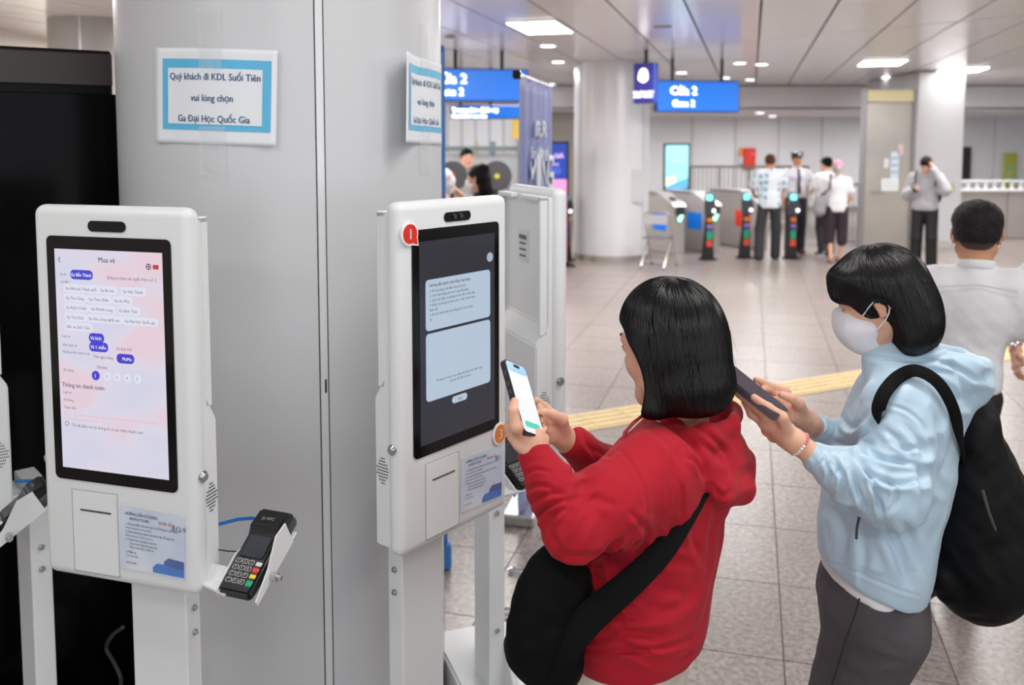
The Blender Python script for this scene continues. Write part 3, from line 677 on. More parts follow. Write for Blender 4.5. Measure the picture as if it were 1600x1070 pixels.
MB().box((-.12, .78, 1.75), (.05, .02, .3)).build('yellow_notice', mat('yel_notice', rgb(240, 205, 90), .5), off); MB().box((.22, .78, 1.75), (.12, .02, .3)).build('blue_notice', mat('blu_notice', rgb(90, 140, 190), .5), off)
MB().box((wx(806, 18.4)-wx(752, 18.5), -.12, 2.2), (.16, .03, .5), .004, 1).build('yellow_panel', mat('yel_panel', rgb(242, 205, 95), .5, emit=.1), off)
wr_ = MB().box((wx(870, 21), 21.4, 1.3), (1.9, .1, 2.6)).build('wall_left_recess', mat('recess_beige', rgb(205, 198, 188), .6)); tag(wr_, kind='structure')
# white box beyond at right side of the recess
# blue framed board behind the pillar and black display board on the left
b0 = at(697, 300, Y=3.72); g = empty('notice_board', (b0.x-.02, 3.72, 0), math.radians(101), 'blue framed standing board seen edge-on behind the pillar', 'board')
bl = mat('frame_blue', rgb(62, 124, 196), .4); zt = at(697, 70, Y=3.75).z
MB().prism(rrect(0, .9, .12, zt, .05), -.018, .018, 'XZ').build('frame', bl, g); MB().prism(rrect(.04, .86, .16, zt-.04, .03), -.021, .021, 'XZ').build('board_face', white, g)
MB().box((.06, 0, .06), (.05, .08, .12), .01, 1).build('foot', bl, g); MB().box((.8, 0, .06), (.06, .34, .12), .01, 1).build('foot', bl, g)
p0, p1 = at(-60, 66, Y=2.62), at(183, 82, Y=2.85); zt = (p0.z+p1.z)/2; d = Vector((p1.x-p0.x, p1.y-p0.y, 0)).normalized()
g = empty('display_board', (p0.x, p0.y, 0), math.atan2(d.y, d.x), 'tall glossy black display wall at far left behind the kiosk', 'display board')
L = .40
MB().box((L/2-.35, .06, zt/2), (L+.7, .12, zt), .006, 1).build('cabinet', mat('board_black', rgb(4, 4, 6), .35, spec=.15), g)
MB().box((L/2-.35, -.004, zt-.06), (L+.7, .012, .1), .003, 1).build('top_band', mat('band_brown', rgb(52, 44, 42), .35), g)
for k in range(3): MB().box((-.42+.62*k, -.004, (zt-.12)/2), (.61, .008, zt-.15), .002, 1).build('screen_panel', mat('board_face', rgb(3, 3, 6), .14, spec=.12), g)
for i, (px, py, lab) in enumerate([(822, 890, 'upper small silver wire loop on the floor left of the black bag'), (797, 955, 'lower small silver wire loop on the floor left of the black bag')]):
    p = at(px, py, Z=.012); m = MB(); pts = [(.045*cos(t*PI/10)+(.03 if cos(t*PI/10) > 0 else -.03), .02*sin(t*PI/10), 0) for t in range(20)]
    o = m.tube(pts, .006, 8, closed=True).build('wire_loop', chrome, None, True); o.location = p; tag(o, lab, 'metal loop')
# ------------------------------------------------------------ notices on the pillar
def pillar_pt(th, z, off=0):
    r = PR+off; return (PC.x+r*cos(th), PC.y+r*sin(th), z)
def ray_theta(px, extra=0):
    u = (px-800)/FPX; d = Vector((u, 1, 0)).normalized(); o = Vector((0, 0, 0)); oc = o-PC; r = PR+extra
    b = oc.dot(d); c = oc.dot(oc)-r*r; q = b*b-c
    t = -b-math.sqrt(max(q, 0)); p = o+d*t; return math.atan2(p.y-PC.y, p.x-PC.x), t
def pillar_notice(px0, px1, py0, py1, lab, lift, tilt, tag_lift):
    tc_, t = ray_theta((px0+px1)/2); Y = PC.y+PR*sin(tc_)
    W = .325; H = .24
    zc = at((px0+px1)/2, (py0+py1)/2, Y=Y).z
    def fn(x, y, e=0):                                   # sheet coordinates, centre at 0, 0
        xr, yr = x*cos(tilt)-y*sin(tilt), x*sin(tilt)+y*cos(tilt)
        l = lift(x/W, y/H)
        return Vector(pillar_pt(tc_+xr/PR, zc+yr, .003+l+e))
    org = fn(0, 0)
    g = empty('notice', org, 0, lab, 'notice')
    def grid(x0, x1, y0, y1, e, m, name, n=22):
        V = [tuple(fn(x0+(x1-x0)*i/n, y0+(y1-y0)*j/n, e)-org) for j in range(n+1) for i in range(n+1)]
        F = [(j*(n+1)+i, j*(n+1)+i+1, (j+1)*(n+1)+i+1, (j+1)*(n+1)+i) for j in range(n) for i in range(n)]
        me = bpy.data.meshes.new('n'); me.from_pydata(V, [], F); me.shade_smooth(); o = link(name, me, g, m)
        if name == 'sheet': md = o.modifiers.new('s', 'SOLIDIFY'); md.thickness = .0006
        return o
    grid(-W/2, W/2, -H/2, H/2, 0, paper, 'sheet')
    grid(-W/2+.023, W/2-.014, -H/2+.035, H/2-.027, .0012, paper_blue, 'blue_border')
    grid(-W/2+.04, W/2-.035, -H/2+.05, H/2-.05, .0024, paper, 'text_field')
    lettering([('Quý khách đi KDL Suối Tiên', .003, .041, .0245, 'CENTER', .02, .84), ('vui lòng chọn', -.0, -.012, .0245, 'CENTER', .02, .84),
               ('Ga Đại Học Quốc Gia', .003, -.064, .0245, 'CENTER', .02, .84)], lambda x, y: tuple(fn(x, y, .0034)-org), ink, g)
    m = MB()
    V = []
    for k, (cx, cy, w_, h_) in enumerate([(.0, H/2+.02, .06, .16), (-.0, -H/2-.02, .07, .13)]):
        V = [tuple(Vector(pillar_pt(tc_+(cx+w_*(i/8-.5))/PR, zc+cy+h_*(j/8-.5), .0062+.0015*sin(i*2.3+j*1.7)))-org) for j in range(9) for i in range(9)]
        F = [(j*9+i, j*9+i+1, (j+1)*9+i+1, (j+1)*9+i) for j in range(8) for i in range(8)]
        me = bpy.data.meshes.new('t'); me.from_pydata(V, [], F); me.shade_smooth(); link('tape', me, g, tape)
    return g
pillar_notice(245, 425, 82, 220, 'white sheet with blue border and Vietnamese lettering taped flat above the left kiosk', lambda u, v: .012*max(0, abs(u)-.3)**1.5*8, -.035, 0)
pillar_notice(634, 693, 96, 221, 'same printed sheet curling off the right flank of the pillar', lambda u, v: .16*max(0, -u-.1)**1.6*1.9+.002, -.02, 0)
m = MB().tube([pillar_pt(math.radians(cang+10.9), z, .0005) for z in (1.2, 1.235)], .003, 6).build('keyhole_cover', darkg); m.name = 'pillar_lock'; tag(m, 'tiny dark lock set in the pillar joint', 'lock')
# ------------------------------------------------------------ kiosks
screen_on = mat('display_white', rgb(232, 228, 240), .25, emit=.0)
def display_mat():
    m = bpy.data.materials.new('display_lit'); m.use_nodes = True; n = m.node_tree; b = n.nodes['Principled BSDF']
    tc = n.nodes.new('ShaderNodeTexCoord'); t = n.nodes.new('ShaderNodeTexNoise'); t.inputs['Scale'].default_value = 5; t.inputs['Detail'].default_value = 1
    mp = n.nodes.new('ShaderNodeMapping'); mp.inputs['Scale'].default_value = (1, 1, 1.8); n.links.new(tc.outputs['Object'], mp.inputs[0]); n.links.new(mp.outputs[0], t.inputs[0])
    r = n.nodes.new('ShaderNodeValToRGB'); e = r.color_ramp.elements
    e[0].position = .36; e[0].color = (*rgb(240, 216, 228), 1); e[1].position = .64; e[1].color = (*rgb(220, 222, 242), 1); x = e.new(.46); x.color = (*rgb(231, 225, 241), 1)
    n.links.new(t.outputs[0], r.inputs[0]); b.inputs['Base Color'].default_value = (0, 0, 0, 1); n.links.new(r.outputs[0], b.inputs['Emission Color']); b.inputs['Emission Strength'].default_value = .88
    b.inputs['Roughness'].default_value = .2; return m
disp_m = display_mat()
d_dark = mat('display_dark', rgb(0, 0, 0), .14, emit=1, ecol=rgb(52, 52, 60)); d_card = mat('display_card', rgb(0, 0, 0), .2, emit=.95, ecol=rgb(184, 200, 218))
d_ink = mat('display_ink', rgb(0, 0, 0), .3, emit=1, ecol=rgb(105, 105, 125)); d_ink2 = mat('display_ink_dark', rgb(0, 0, 0), .3, emit=1, ecol=rgb(60, 60, 78)); d_pink = mat('display_pink', rgb(0, 0, 0), .3, emit=1, ecol=rgb(235, 175, 178))
d_blue = mat('display_button', rgb(0, 0, 0), .3, emit=1, ecol=rgb(72, 66, 200)); d_wh = mat('display_white_ink', rgb(0, 0, 0), .3, emit=1, ecol=rgb(235, 235, 250)); d_chip = mat('display_chip', rgb(0, 0, 0), .3, emit=1, ecol=rgb(222, 223, 238))
glass_blk = mat('bezel_black', rgb(3, 3, 5), .1)
key_m = mat('key_white', rgb(215, 215, 215), .4); key_d = mat('key_dark', rgb(34, 35, 38), .4)
kr, ky, kg = mat('key_red', rgb(232, 70, 45), .4), mat('key_yellow', rgb(235, 210, 70), .4), mat('key_green', rgb(20, 160, 115), .4)
card_w = mat('card_paper', rgb(196, 212, 232), .4, vary=(9, rgb(222, 230, 240), .35, .7)); c_blue = mat('card_blue', rgb(0, 110, 205), .35); c_blue2 = mat('card_blue_dark', rgb(30, 72, 160), .35)
def bolt(mb, x, y, z, axis='X', r=.008):
    mb.cyl((x, y, z), r, .006, 12, axis=axis); 
    if axis == 'X': mb.cyl((x+math.copysign(.005, x), y, z), r*.6, .006, 6, axis=axis)
    else: mb.cyl((x, y-.005, z), r*.6, .006, 6, axis=axis)
def kiosk(loc, rot, lab, kind, base=(.4, .44, .1), tilt=0):
    g = empty('ticket_kiosk', loc, rot, lab, 'ticket kiosk')
    # front shell with rolled edges, resting on the post
    MB().box((0, .021, 1.3455), (.386, .046, .757), .0215, 5).build('shell', white, g, True, 1.2)
    prof = [(.036, 1.70), (.058, 1.70), (.058, 1.345), (.092, 1.29), (.092, .975), (.036, .975)]
    h = MB().prism(prof, -.180, .180, 'YZ', bev=.004).build('rear_housing', white, g)
    rim = MB()
    rim.box((-.174, .068, 1.51), (.012, .024, .385), .003, 1).box((.174, .068, 1.51), (.012, .024, .385), .003, 1).box((-.1, .068, 1.695), (.16, .024, .014), .003, 1).box((.12, .068, 1.695), (.12, .024, .014), .003, 1).build('housing_rim', white, g)
    MB().box((0, .06, 1.55), (.07, .006, .09)).build('rating_plate', mat('plate_label', rgb(215, 216, 218), .4), g)
    m = MB()
    for k in range(4): m.box((0, .0645, 1.575-.018*k), (.045 if k else .055, .002, .005 if k else .012))
    m.build('rating_print', ink_grey, g)
    # camera window
    MB().prism(rrect(-.046, .046, 1.672, 1.694, .0108, 8), -.0045, .0, 'XZ').build('camera_window', glass_blk, g)
    if kind == 'b': MB().cyl((-.012, -.006, 1.683), .006, .004, 16, axis='Y').cyl((.01, -.006, 1.683), .006, .004, 16, axis='Y').build('camera_lens', mat('lens', rgb(60, 60, 66), .15), g)
    # screen
    MB().prism(rrect(-.152, .152, 1.163, 1.661, .012, 6), -.005, .0, 'XZ').build('bezel', glass_blk, g)
    S0, S1, T0, T1 = -.131, .133, 1.635, 1.188; sx = lambda s: S0+(S1-S0)*s; tz = lambda t: T0+(T1-T0)*t
    scr = MB().box(((S0+S1)/2, -.0054, (T0+T1)/2), (S1-S0, .0012, T0-T1)).build('screen', disp_m if kind == 'a' else (d_dark if kind == 'b' else glass_blk), g)
    ln = lambda x, y: (x, -.0078, y)
    if kind == 'a':
        t = .0088
        L = [('Mua vé', sx(.5), tz(.052), .0145, 'CENTER', .01), ('Thông tin thanh toán:', sx(.03), tz(.625), .0125, 'LEFT', .008), ('‹', sx(.05), tz(.06), .024, 'CENTER', 0)]
        G = [('Ga đi', .055, .118), ('Ga đến', .055, .152)]
        rows = [(.182, [(.10, 'Ga Nhà hát Thành phố'), (.43, 'Ga Ba Son'), (.64, 'Ga Văn Thánh')]), (.225, [(.10, 'Ga Tân Cảng'), (.32, 'Ga Thảo Điền'), (.56, 'Ga An Phú')]),
                (.268, [(.10, 'Ga Rạch Chiếc'), (.34, 'Ga Phước Long'), (.60, 'Ga Bình Thái')]), (.312, [(.10, 'Ga Thủ Đức'), (.31, 'Ga Khu công nghệ cao'), (.65, 'Ga Đại học Quốc gia')]),
                (.355, [(.10, 'Bến xe Suối Tiên')])]
        G2 = [('Loại vé', .05, .398), ('Hình thức vé', .05, .438), ('Phương thức thanh toán', .05, .470), ('Vé khứ hồi', .56, .438), ('Thẻ ngân hàng', .34, .482), ('Zalopay', .37, .527), ('Số lượng', .05, .553),
              ('2', .455, .567), ('3', .55, .567), ('4', .645, .567), ('5', .74, .567), ('Loại vé', .04, .655), ('Số lượng', .04, .69), ('Thành tiền', .04, .725),
              ('Tôi đã kiểm tra kỹ thông tin và xác nhận thanh toán', .11, .805)]
        It = [(s, sx(a), tz(b), t*(.95 if a > .1 else .8), 'LEFT', .005) for s, a, b in G+G2]
        for tt, rr_ in rows:
            for a, s in rr_:
                It.append((s, sx(a), tz(tt), t*.95, 'LEFT', .006)); wdt = (lambda q: max(p[0] for p in q))(text2d(s, t*.95, .006)[0])+.012
                MB().prism(rrect(sx(a)-.006, sx(a)+wdt-.006, tz(tt)-.005, tz(tt)+.0115, .006), -.0068, -.0062, 'XZ').build('choice_chip', d_chip, scr)
        for a in (.465, .56, .655, .75): MB().cyl((sx(a)-.001, -.0065, tz(.562)), .0085, .0008, 20, axis='Y').build('choice_chip', d_chip, scr)
        lettering(L, ln, d_ink2, scr); lettering(It, ln, d_ink, scr)
        lettering([('Lưu ý: Quý khách vui lòng kiểm tra kỹ thông tin trước khi thanh toán', sx(.04), tz(.755), .0082, 'LEFT', .004), ('vé đã mua không hoàn trả', sx(.04), tz(.775), .0082, 'LEFT', .004)], ln, d_pink, scr)
        lettering([('[Đăng ký thành viên tuyến Metro số 1]', sx(.95), tz(.125), .0088, 'RIGHT', .002, .85)], ln, d_ink, scr)
        pl = [(.15, .36, .112, 'Ga Bến Thành'), (.305, .445, .392, 'Vé lượt'), (.305, .48, .432, 'Vé 1 chiều'), (.56, .72, .475, 'MoMo')]
        for a, b, tt, s in pl:
            MB().prism(rrect(sx(a), sx(b), tz(tt)-.0095, tz(tt)+.0095, .0085), -.0072, -.006, 'XZ').build('button', d_blue, scr)
        MB().cyl((sx(.355), -.0066, tz(.562)), .0095, .0012, 24, axis='Y').build('button', d_blue, scr)
        lettering([(s, sx((a+b)/2+(.02 if s == 'MoMo' else 0)), tz(tt)-.0035, .0098, 'CENTER', .02, .9) for a, b, tt, s in pl]+[('1', sx(.355), tz(.562)-.004, .011, 'CENTER', .02)], lambda x, y: (x, -.0082, y), d_wh, scr)
        MB().tube([(sx(.88)+.0055*cos(q*PI/8), -.007, tz(.062)+.0055*sin(q*PI/8)) for q in range(16)], .0008, 5, closed=True).box((sx(.88), -.007, tz(.062)), (.011, .001, .0012)).box((sx(.88), -.007, tz(.062)), (.0012, .001, .011)).build('globe_icon', d_ink2, scr)
        MB().box((sx(.945), -.007, tz(.062)), (.013, .001, .0085)).build('flag_icon', mat('flag_red', (0, 0, 0), .4, emit=1, ecol=rgb(190, 60, 50)), scr)
        MB().tube([(sx(.06)+.0045*cos(q*PI/8), -.007, tz(.795)+.0045*sin(q*PI/8)) for q in range(16)], .0006, 5, closed=True).build('check_circle', d_ink, scr)
    if kind == 'b':
        for t0, t1 in ((.19, .44), (.455, .79)):
            MB().prism(rrect(sx(.07), sx(.93), tz(t1), tz(t0), .009), -.0072, -.006, 'XZ').build('message_card', d_card, scr)
        MB().prism(rrect(sx(.4), sx(.6), tz(.84), tz(.805), .0075), -.0072, -.006, 'XZ').build('button', d_card, scr)
        MB().cyl((sx(.93), -.0066, tz(.125)), .011, .0012, 20, axis='Y').build('button', mat('display_dot', (0, 0, 0), .2, emit=1, ecol=rgb(165, 180, 200)), scr)
        T = [('Hướng dẫn thanh toán bằng ứng dụng', .225), ]
        It = [('1. Mở ứng dụng trên điện thoại của bạn', .252), ('2. Chọn tính năng quét mã trong ứng dụng', .275), ('3. Quét mã, kiểm tra thông tin hóa đơn, nhấn tiếp', .298), ('4. Kiểm tra thông tin thanh toán, chọn Thanh toán,', .321),
              ('hoàn tất.', .344), ('5. Sau khi thanh toán, hệ thống sẽ in vé cho bạn', .367), ('vé.', .39), ]
        lettering([(s, sx(.11), tz(t), .0094, 'LEFT', .015, .95) for s, t in T], lambda x, y: (x, -.0084, y), d_ink2, scr)
        lettering([(s, sx(.11), tz(t), .0078, 'LEFT', .004, .98) for s, t in It]+[('Sử dụng mã thanh toán bằng ứng dụng hoặc ngân hàng', sx(.5), tz(.70), .0072, 'CENTER', .004), ('của bạn để thanh toán vé', sx(.5), tz(.722), .0072, 'CENTER', .004),
                   ('Hủy', sx(.5), tz(.828), .0085, 'CENTER', .004)] if False else
                  [(s, sx(.11), tz(t), .0078, 'LEFT', .004, .98) for s, t in It]+[('Sử dụng mã thanh toán bằng ứng dụng hoặc ngân hàng', sx(.5), tz(.70), .0072, 'CENTER', .004), ('của bạn để thanh toán vé', sx(.5), tz(.722), .0072, 'CENTER', .004), ('Hủy', sx(.5), tz(.828), .0085, 'CENTER', .004)], lambda x, y: (x, -.0084, y), d_ink2, scr)
    # ticket printer door with slot
    MB().prism(rrect(-.112, .0, .985, 1.142, .003, 2), -.0035, .0, 'XZ').build('printer_door', white, g)
    m = MB(); z0, z1, x0, x1 = .983, 1.144, -.114, .002
    m.box((x0, -.0022, (z0+z1)/2), (.0012, .001, z1-z0)).box((x1, -.0022, (z0+z1)/2), (.0012, .001, z1-z0)).box(((x0+x1)/2, -.0022, z0), (x1-x0, .001, .0012)).box(((x0+x1)/2, -.0022, z1), (x1-x0, .001, .0012)).build('door_gap', mat('gap_grey', rgb(165, 167, 169), .6), g)
    MB().box((-.053, -.0042, 1.106), (.078, .002, .0035), .0008, 1).build('ticket_slot', mat('slot_grey', rgb(85, 85, 88), .4, .4), g)
    if kind in 'ab':
        x0, x1, z0, z1 = .008, .165, 1.002, 1.122
        rt = Matrix.Translation(((x0+x1)/2, 0, (z0+z1)/2)) @ Matrix.Rotation(math.radians(1.5 if kind == 'a' else 3), 4, 'Y') @ Matrix.Translation((-(x0+x1)/2, 0, -(z0+z1)/2))
        cg = MB().box(((x0+x1)/2, -.0035, (z0+z1)/2), (x1-x0, .001, z1-z0), M=rt).build('instruction_card', card_w, g)
        fm_ = lambda x, y: tuple(rt @ Vector((x, -.0052, y)))
        Ls = [('HƯỚNG DẪN SỬ DỤNG', .014, .106, .0078, .02), ('INSTRUCTIONS', .024, .097, .0074, .02), ('1. Chọn ga đến trên màn hình và số lượng vé cần mua', .014, .087, .0062, .008), ('Select destination and quantity', .014, .08, .0056, 0),
              ('2. Chọn hình thức thanh toán phù hợp rồi quét mã', .014, .072, .0062, .008), ('Select payment method and scan', .014, .065, .0056, 0), ('3. Thanh toán và nhận vé tại khe', .014, .057, .0062, .008),
              ('- Thanh toán bằng thẻ ngân hàng', .02, .05, .0058, .006), ('- Thanh toán bằng ví điện tử', .02, .043, .0058, .006), ('4. Nhận vé', .014, .033, .0062, .008), ('Take the ticket', .014, .026, .0056, 0)]
        lettering([(s, x0+a, z0+b, sz, 'LEFT', bo, .92) for s, a, b, sz, bo in Ls], fm_, ink, cg); lettering([('KIOSK SỐ 4' if kind == 'a' else 'KIOSK SỐ 3', x0+.095, z0+.098, .0075, 'LEFT', .01), ('HOTLINE 028 3636 2244' if False else 'HOTLINE', x0+.014, z0+.012, .0062, 'LEFT', .005)], fm_, ink_red, cg)
        lettering([('B12-9' if kind == 'a' else 'B11', x0+.128, z0+.09, .014, 'LEFT', .005)], fm_, ink, cg)
        MB().prism([(x0+.08, z0+.004), (x1-.002, z0+.004), (x1-.002, z0+.022), (x0+.09, z0+.022), (x0+.08, z0+.014)], -.0048, -.0044, 'XZ', M=rt).build('blue_band', c_blue, cg)
        MB().prism([(x0+.107, z0+.022), (x1-.002, z0+.018), (x1-.002, z0+.034), (x0+.118, z0+.036), (x0+.108, z0+.029)], -.0052, -.0046, 'XZ', M=rt).build('blue_band', c_blue2, cg)
        V = [];  n = 14
        for j in range(n+1):
            for i in range(n+1):
                V.append(tuple(rt @ Vector((x0-.004+(x1-x0+.01)*i/n, -.008-.0025*sin(i*1.1)*sin(j*.9+i*.3)-(.012*max(0, .25-i/n)*(kind == 'b')), z0-.008+(z1-z0+.018)*j/n))))
        me = bpy.data.meshes.new('s'); me.from_pydata(V, [], [(j*(n+1)+i, j*(n+1)+i+1, (j+1)*(n+1)+i+1, (j+1)*(n+1)+i) for j in range(n) for i in range(n)]); me.shade_smooth(); link('plastic_sleeve', me, cg, sleeve)
    if kind == 'b':
        for (cx, cz, col, ch_, ang_) in ((-.162, 1.655, mat('sticker_red', rgb(222, 48, 32), .35), '1', -45), (.152, 1.148, mat('sticker_orange', rgb(228, 132, 48), .35), '3', 0)):
            R_ = .021; a = math.radians(ang_)
            def drop(r, tip):
                return [(cx+r*cos(a+q), cz+r*sin(a+q)) for q in [x*PI/14+.42 for x in range(0, 25)]]+[(cx+tip*cos(a), cz+tip*sin(a))]
            s1 = MB().prism(drop(R_+.005, R_*1.85), -.0075, -.004, 'XZ').build('number_sticker', whiteflat, g)
            m = MB().cyl((cx, -.0085, cz), R_, .002, 28, axis='Y'); m.prism([(cx+R_*1.1*cos(a+.35), cz+R_*1.1*sin(a+.35)), (cx+R_*1.1*cos(a-.35), cz+R_*1.1*sin(a-.35)), (cx+R_*1.62*cos(a), cz+R_*1.62*sin(a))], -.0085, -.0075, 'XZ'); m.build('sticker_disc', col, s1)
            lettering([(ch_, cx, cz-.0115, .032, 'CENTER', .025)], lambda x, y: (x, -.0102, y), whiteflat, s1)
    # locks and speaker grilles on both sides
    for s in (-1, 1):
        MB().cyl((s*.194, .022, 1.192), .012, .008, 20, axis='X', bev=.002).cyl((s*.199, .022, 1.192), .007, .006, 16, axis='X').build('side_lock', chrome, g, True)
        MB().cyl((s*.181, .075, 1.215 if s < 0 else 1.13), .0, .001, 3, axis='X')
        m = MB()
        for i in range(-4, 5):
            for j in range(-4, 5):
                if i*i+j*j < 18: m.cyl((s*.1806, .066+.0042*i+(.002 if j % 2 else 0), 1.135+.0065*j), .0014, .0012, 6, axis='X')
        m.build('speaker_grille', darkg, g)
    # post with bolts
    py_ = .172 if kind == 'c' else .14
    MB().box((.0, py_, .51), (.145, .05, 1.02), .004, 2).build('post', white, g)
    if kind == 'c': MB().box((0, .12, .985), (.12, .09, .03), .003, 1).build('post_bracket', white, g)
    for s in (-1, 1):
        for z in (.86, .80, .42):
            m = MB(); bolt(m, s*.0735, py_, z); m.build('bolt', steel, g)
    bx, by, bz = base
    MB().prism([(-bx/2, -by/2+.14), (bx/2, -by/2+.14), (bx/2, by/2+.14), (-bx/2, by/2+.14)], 0, bz, bev=.008).build('base_plinth', white, g)
    for s in (-1, 1): MB().prism([(s*.07, bz), (s*min(.2, bx/2-.01), bz), (s*.07, bz+.16)], .13, .15, 'XZ', bev=.002).build('gusset', cream_edge, g)
    # payment terminal in its bracket on the right
    Mt = Matrix.Translation((.285, .07, 1.035)) @ Matrix.Rotation(math.radians(-4), 4, 'Z') @ Matrix.Rotation(math.radians(30), 4, 'X')
    br_ = MB().box((0, 0, -.02), (.092, .15, .003), .001, 1, M=Mt)
    br_.prism([(-.088, -.022), (.055, -.022), (.055, .03), (.02, .035), (-.03, .005), (-.088, -.012)], .045, .048, 'YZ', M=Mt); br_.prism([(-.088, -.022), (.055, -.022), (-.01, .004), (-.088, -.004)], -.048, -.045, 'YZ', M=Mt)
    br_.box((-.06, -.05, -.022), (.09, .05, .004), M=Mt).prism([(.15, -.01+.04), (.26, -.01+.0), (.26, .04), (.15, .09)], .985, .989)
    bk = br_.build('terminal_bracket', white, g); m = MB(); m.cyl((.056, -.03, -.014), .008, .014, 10, axis='X', M=Mt); m.cyl((.062, -.03, -.014), .005, .02, 6, axis='X', M=Mt); m.build('wing_bolt', steel, bk)
    tb = MB(); tb.prism([(-.09, -.014), (-.09, .008), (.03, .014), (.045, .026), (.085, .022), (.098, .0), (.09, -.02), (.04, -.018)], -.038, .038, 'YZ', M=Mt, bev=.005)
    T_ = tb.build('payment_terminal', mat('terminal_black', rgb(26, 27, 30), .32), g, True, .7)
    MB().box((0, .07, -.006), (.083, .05, .024), .008, 2, M=Mt).build('terminal_rear', mat('terminal_grey', rgb(62, 70, 76), .35), T_, True, .7)
    MB().box((0, .006, .0145), (.056, .048, .003), .002, 1, M=Mt @ Matrix.Rotation(.05, 4, 'X')).build('terminal_screen', mat('terminal_lcd', rgb(48, 52, 60), .12), T_)
    for r in range(4):
        for q in range(3):
            MB().box((-.022+.0155*q, -.028-.0135*r, .0115-.0008*r), (.0125, .0095, .003), .0015, 1, M=Mt).build('key', key_d if True else key_m, T_)
    m = MB()
    for r in range(4):
        for q in range(3):
            cx, cy = -.022+.0155*q, -.028-.0135*r
            m.tube([tuple(Mt @ Vector((cx+a, cy+b, .0132-.0008*r))) for a, b in rrect(-.006, .006, -.0045, .0045, .002, 2)], .0005, 4, closed=True)
    lb = m.build('key_outline', key_m, T_)
    nums = ['1', '2', '3', '4', '5', '6', '7', '8', '9', '*', '0', '#']
    lettering([(nums[r*3+q], -.022+.0155*q, -.0305-.0135*r, .0075, 'CENTER', .02) for r in range(4) for q in range(3)], lambda x, y: tuple(Mt @ Vector((x, y, .0136+.0006*(y+.03)/.013*.8))), key_m, T_)
    for k, (mt_, hh) in enumerate([(key_m, .0085), (kr, .0095), (ky, .0085), (kg, .013)]):
        MB().box((.0265, -.028-.0128*k-(.002 if k == 3 else 0), .0118-.0008*k), (.0145, hh, .0035), .0015, 1, M=Mt).build('function_key', mt_, T_)
    lettering([('))) NFC', 0, .058, .010, 'CENTER', 0)], lambda x, y: tuple(Mt @ Vector((x, y, .0268))), mat('print_grey', rgb(150, 150, 155), .5), T_)
    MB().tube([(.255, .125, 1.075), (.23, .14, 1.072), (.2, .13, 1.07), (.172, .1, 1.068)], .0035, 6).build('blue_cable', mat('cable_blue', rgb(0, 100, 180), .4), g, True)
    _k = 1
    MB().tube([(.245, .1, 1.03), (.225, .1, 1.02), (.2, .09, 1.022), (.175, .085, 1.025)], .0012, 5).build('thin_cable', blackm, g, True)
    for ob in g.children_recursive:                       # all heights below the camera window settle a little lower
        if ob.type != 'MESH': continue
        for v in ob.data.vertices:
            z = v.co.z
            if z < 1.163: z = (1.145-(1.163-z)*1.11) if z > .93 else z*(.8864/.93)
            elif z < 1.661: z = 1.661-(1.661-z)*1.036
            v.co.z = z
    return g
kiosk((-.821, 1.812, 0), math.radians(-16.9), 'white ticket kiosk in front at left with lit lilac booking screen', 'a')
kiosk((-.129, 2.075, 0), math.radians(52.2), 'white ticket kiosk with dark screen and red 1 sticker, faced by the red hooded woman', 'b', base=(.26, .28, .04))
kiosk((.092, 2.70, 0), math.radians(110), 'white ticket kiosk turned away, seen from its side behind the red 1 sticker kiosk', 'c', base=(.62, .26, .22))
kiosk((-1.385, 2.165, 0), math.radians(-48.6), 'white ticket kiosk cut off at the left edge of the picture', 'c')
# loose cable and plug hanging behind the left kiosk post
o = MB().tube(spline([at(192, 980, Y=2.12), at(176, 992, Y=2.2), at(166, 1012, Y=2.22), at(178, 1035, Y=2.2), at(189, 1062, Y=2.18), at(184, 1090, Y=2.2), at(176, 1140, Y=2.25)]), .005, 8).build('power_cable', blackm, None, True); tag(o, 'thin black cable dangling beside the left kiosk post', 'cable')
# ------------------------------------------------------------ folding chair
def folding_chair():
    p = at(1027, 415, Z=0); g = empty('folding_chair', (p.x, p.y-.1, 0), math.radians(150), 'grey steel folding chair standing open beside the far column', 'chair')
    fr = mat('chair_frame', rgb(190, 184, 186), .3, .7)
    for s in (-1, 1):
        MB().tube([(s*.2, -.24, .015), (s*.2, -.06, .44), (s*.2, .08, .74)], .012, 8).build('front_leg', fr, g, True)
        MB().tube([(s*.18, .26, .015), (s*.18, -.02, .4), (s*.18, -.12, .455)], .011, 8).build('rear_leg', fr, g, True)
        MB().cyl((s*.2, -.24, .012), .017, .024, 10).build('foot_cap', darkg, g); MB().cyl((s*.18, .26, .012), .017, .024, 10).build('foot_cap', darkg, g)
    MB().tube([(-.2, .08, .74), (-.19, .105, .8), (-.14, .12, .825), (0, .13, .83), (.14, .12, .825), (.19, .105, .8), (.2, .08, .74)], .012, 8).build('back_frame', fr, g, True)
    m = MB().prism([(x, y) for x, y in rrect(-.185, .185, .66, .8, .03)], -.005, .005, 'XZ', M=Matrix.Translation((0, .06, 0)) @ Matrix.Rotation(-.12, 4, 'X')); m.build('backrest', mat('chair_back', rgb(205, 202, 205), .35, .3), g)
    MB().prism(rrect(-.19, .19, -.18, .2, .04), .435, .46).build('seat', mat('chair_seat', rgb(120, 116, 122), .5), g)
    MB().cyl((0, .2, .1), .008, .36, 8, axis='X').build('crossbar', fr, g)
folding_chair()
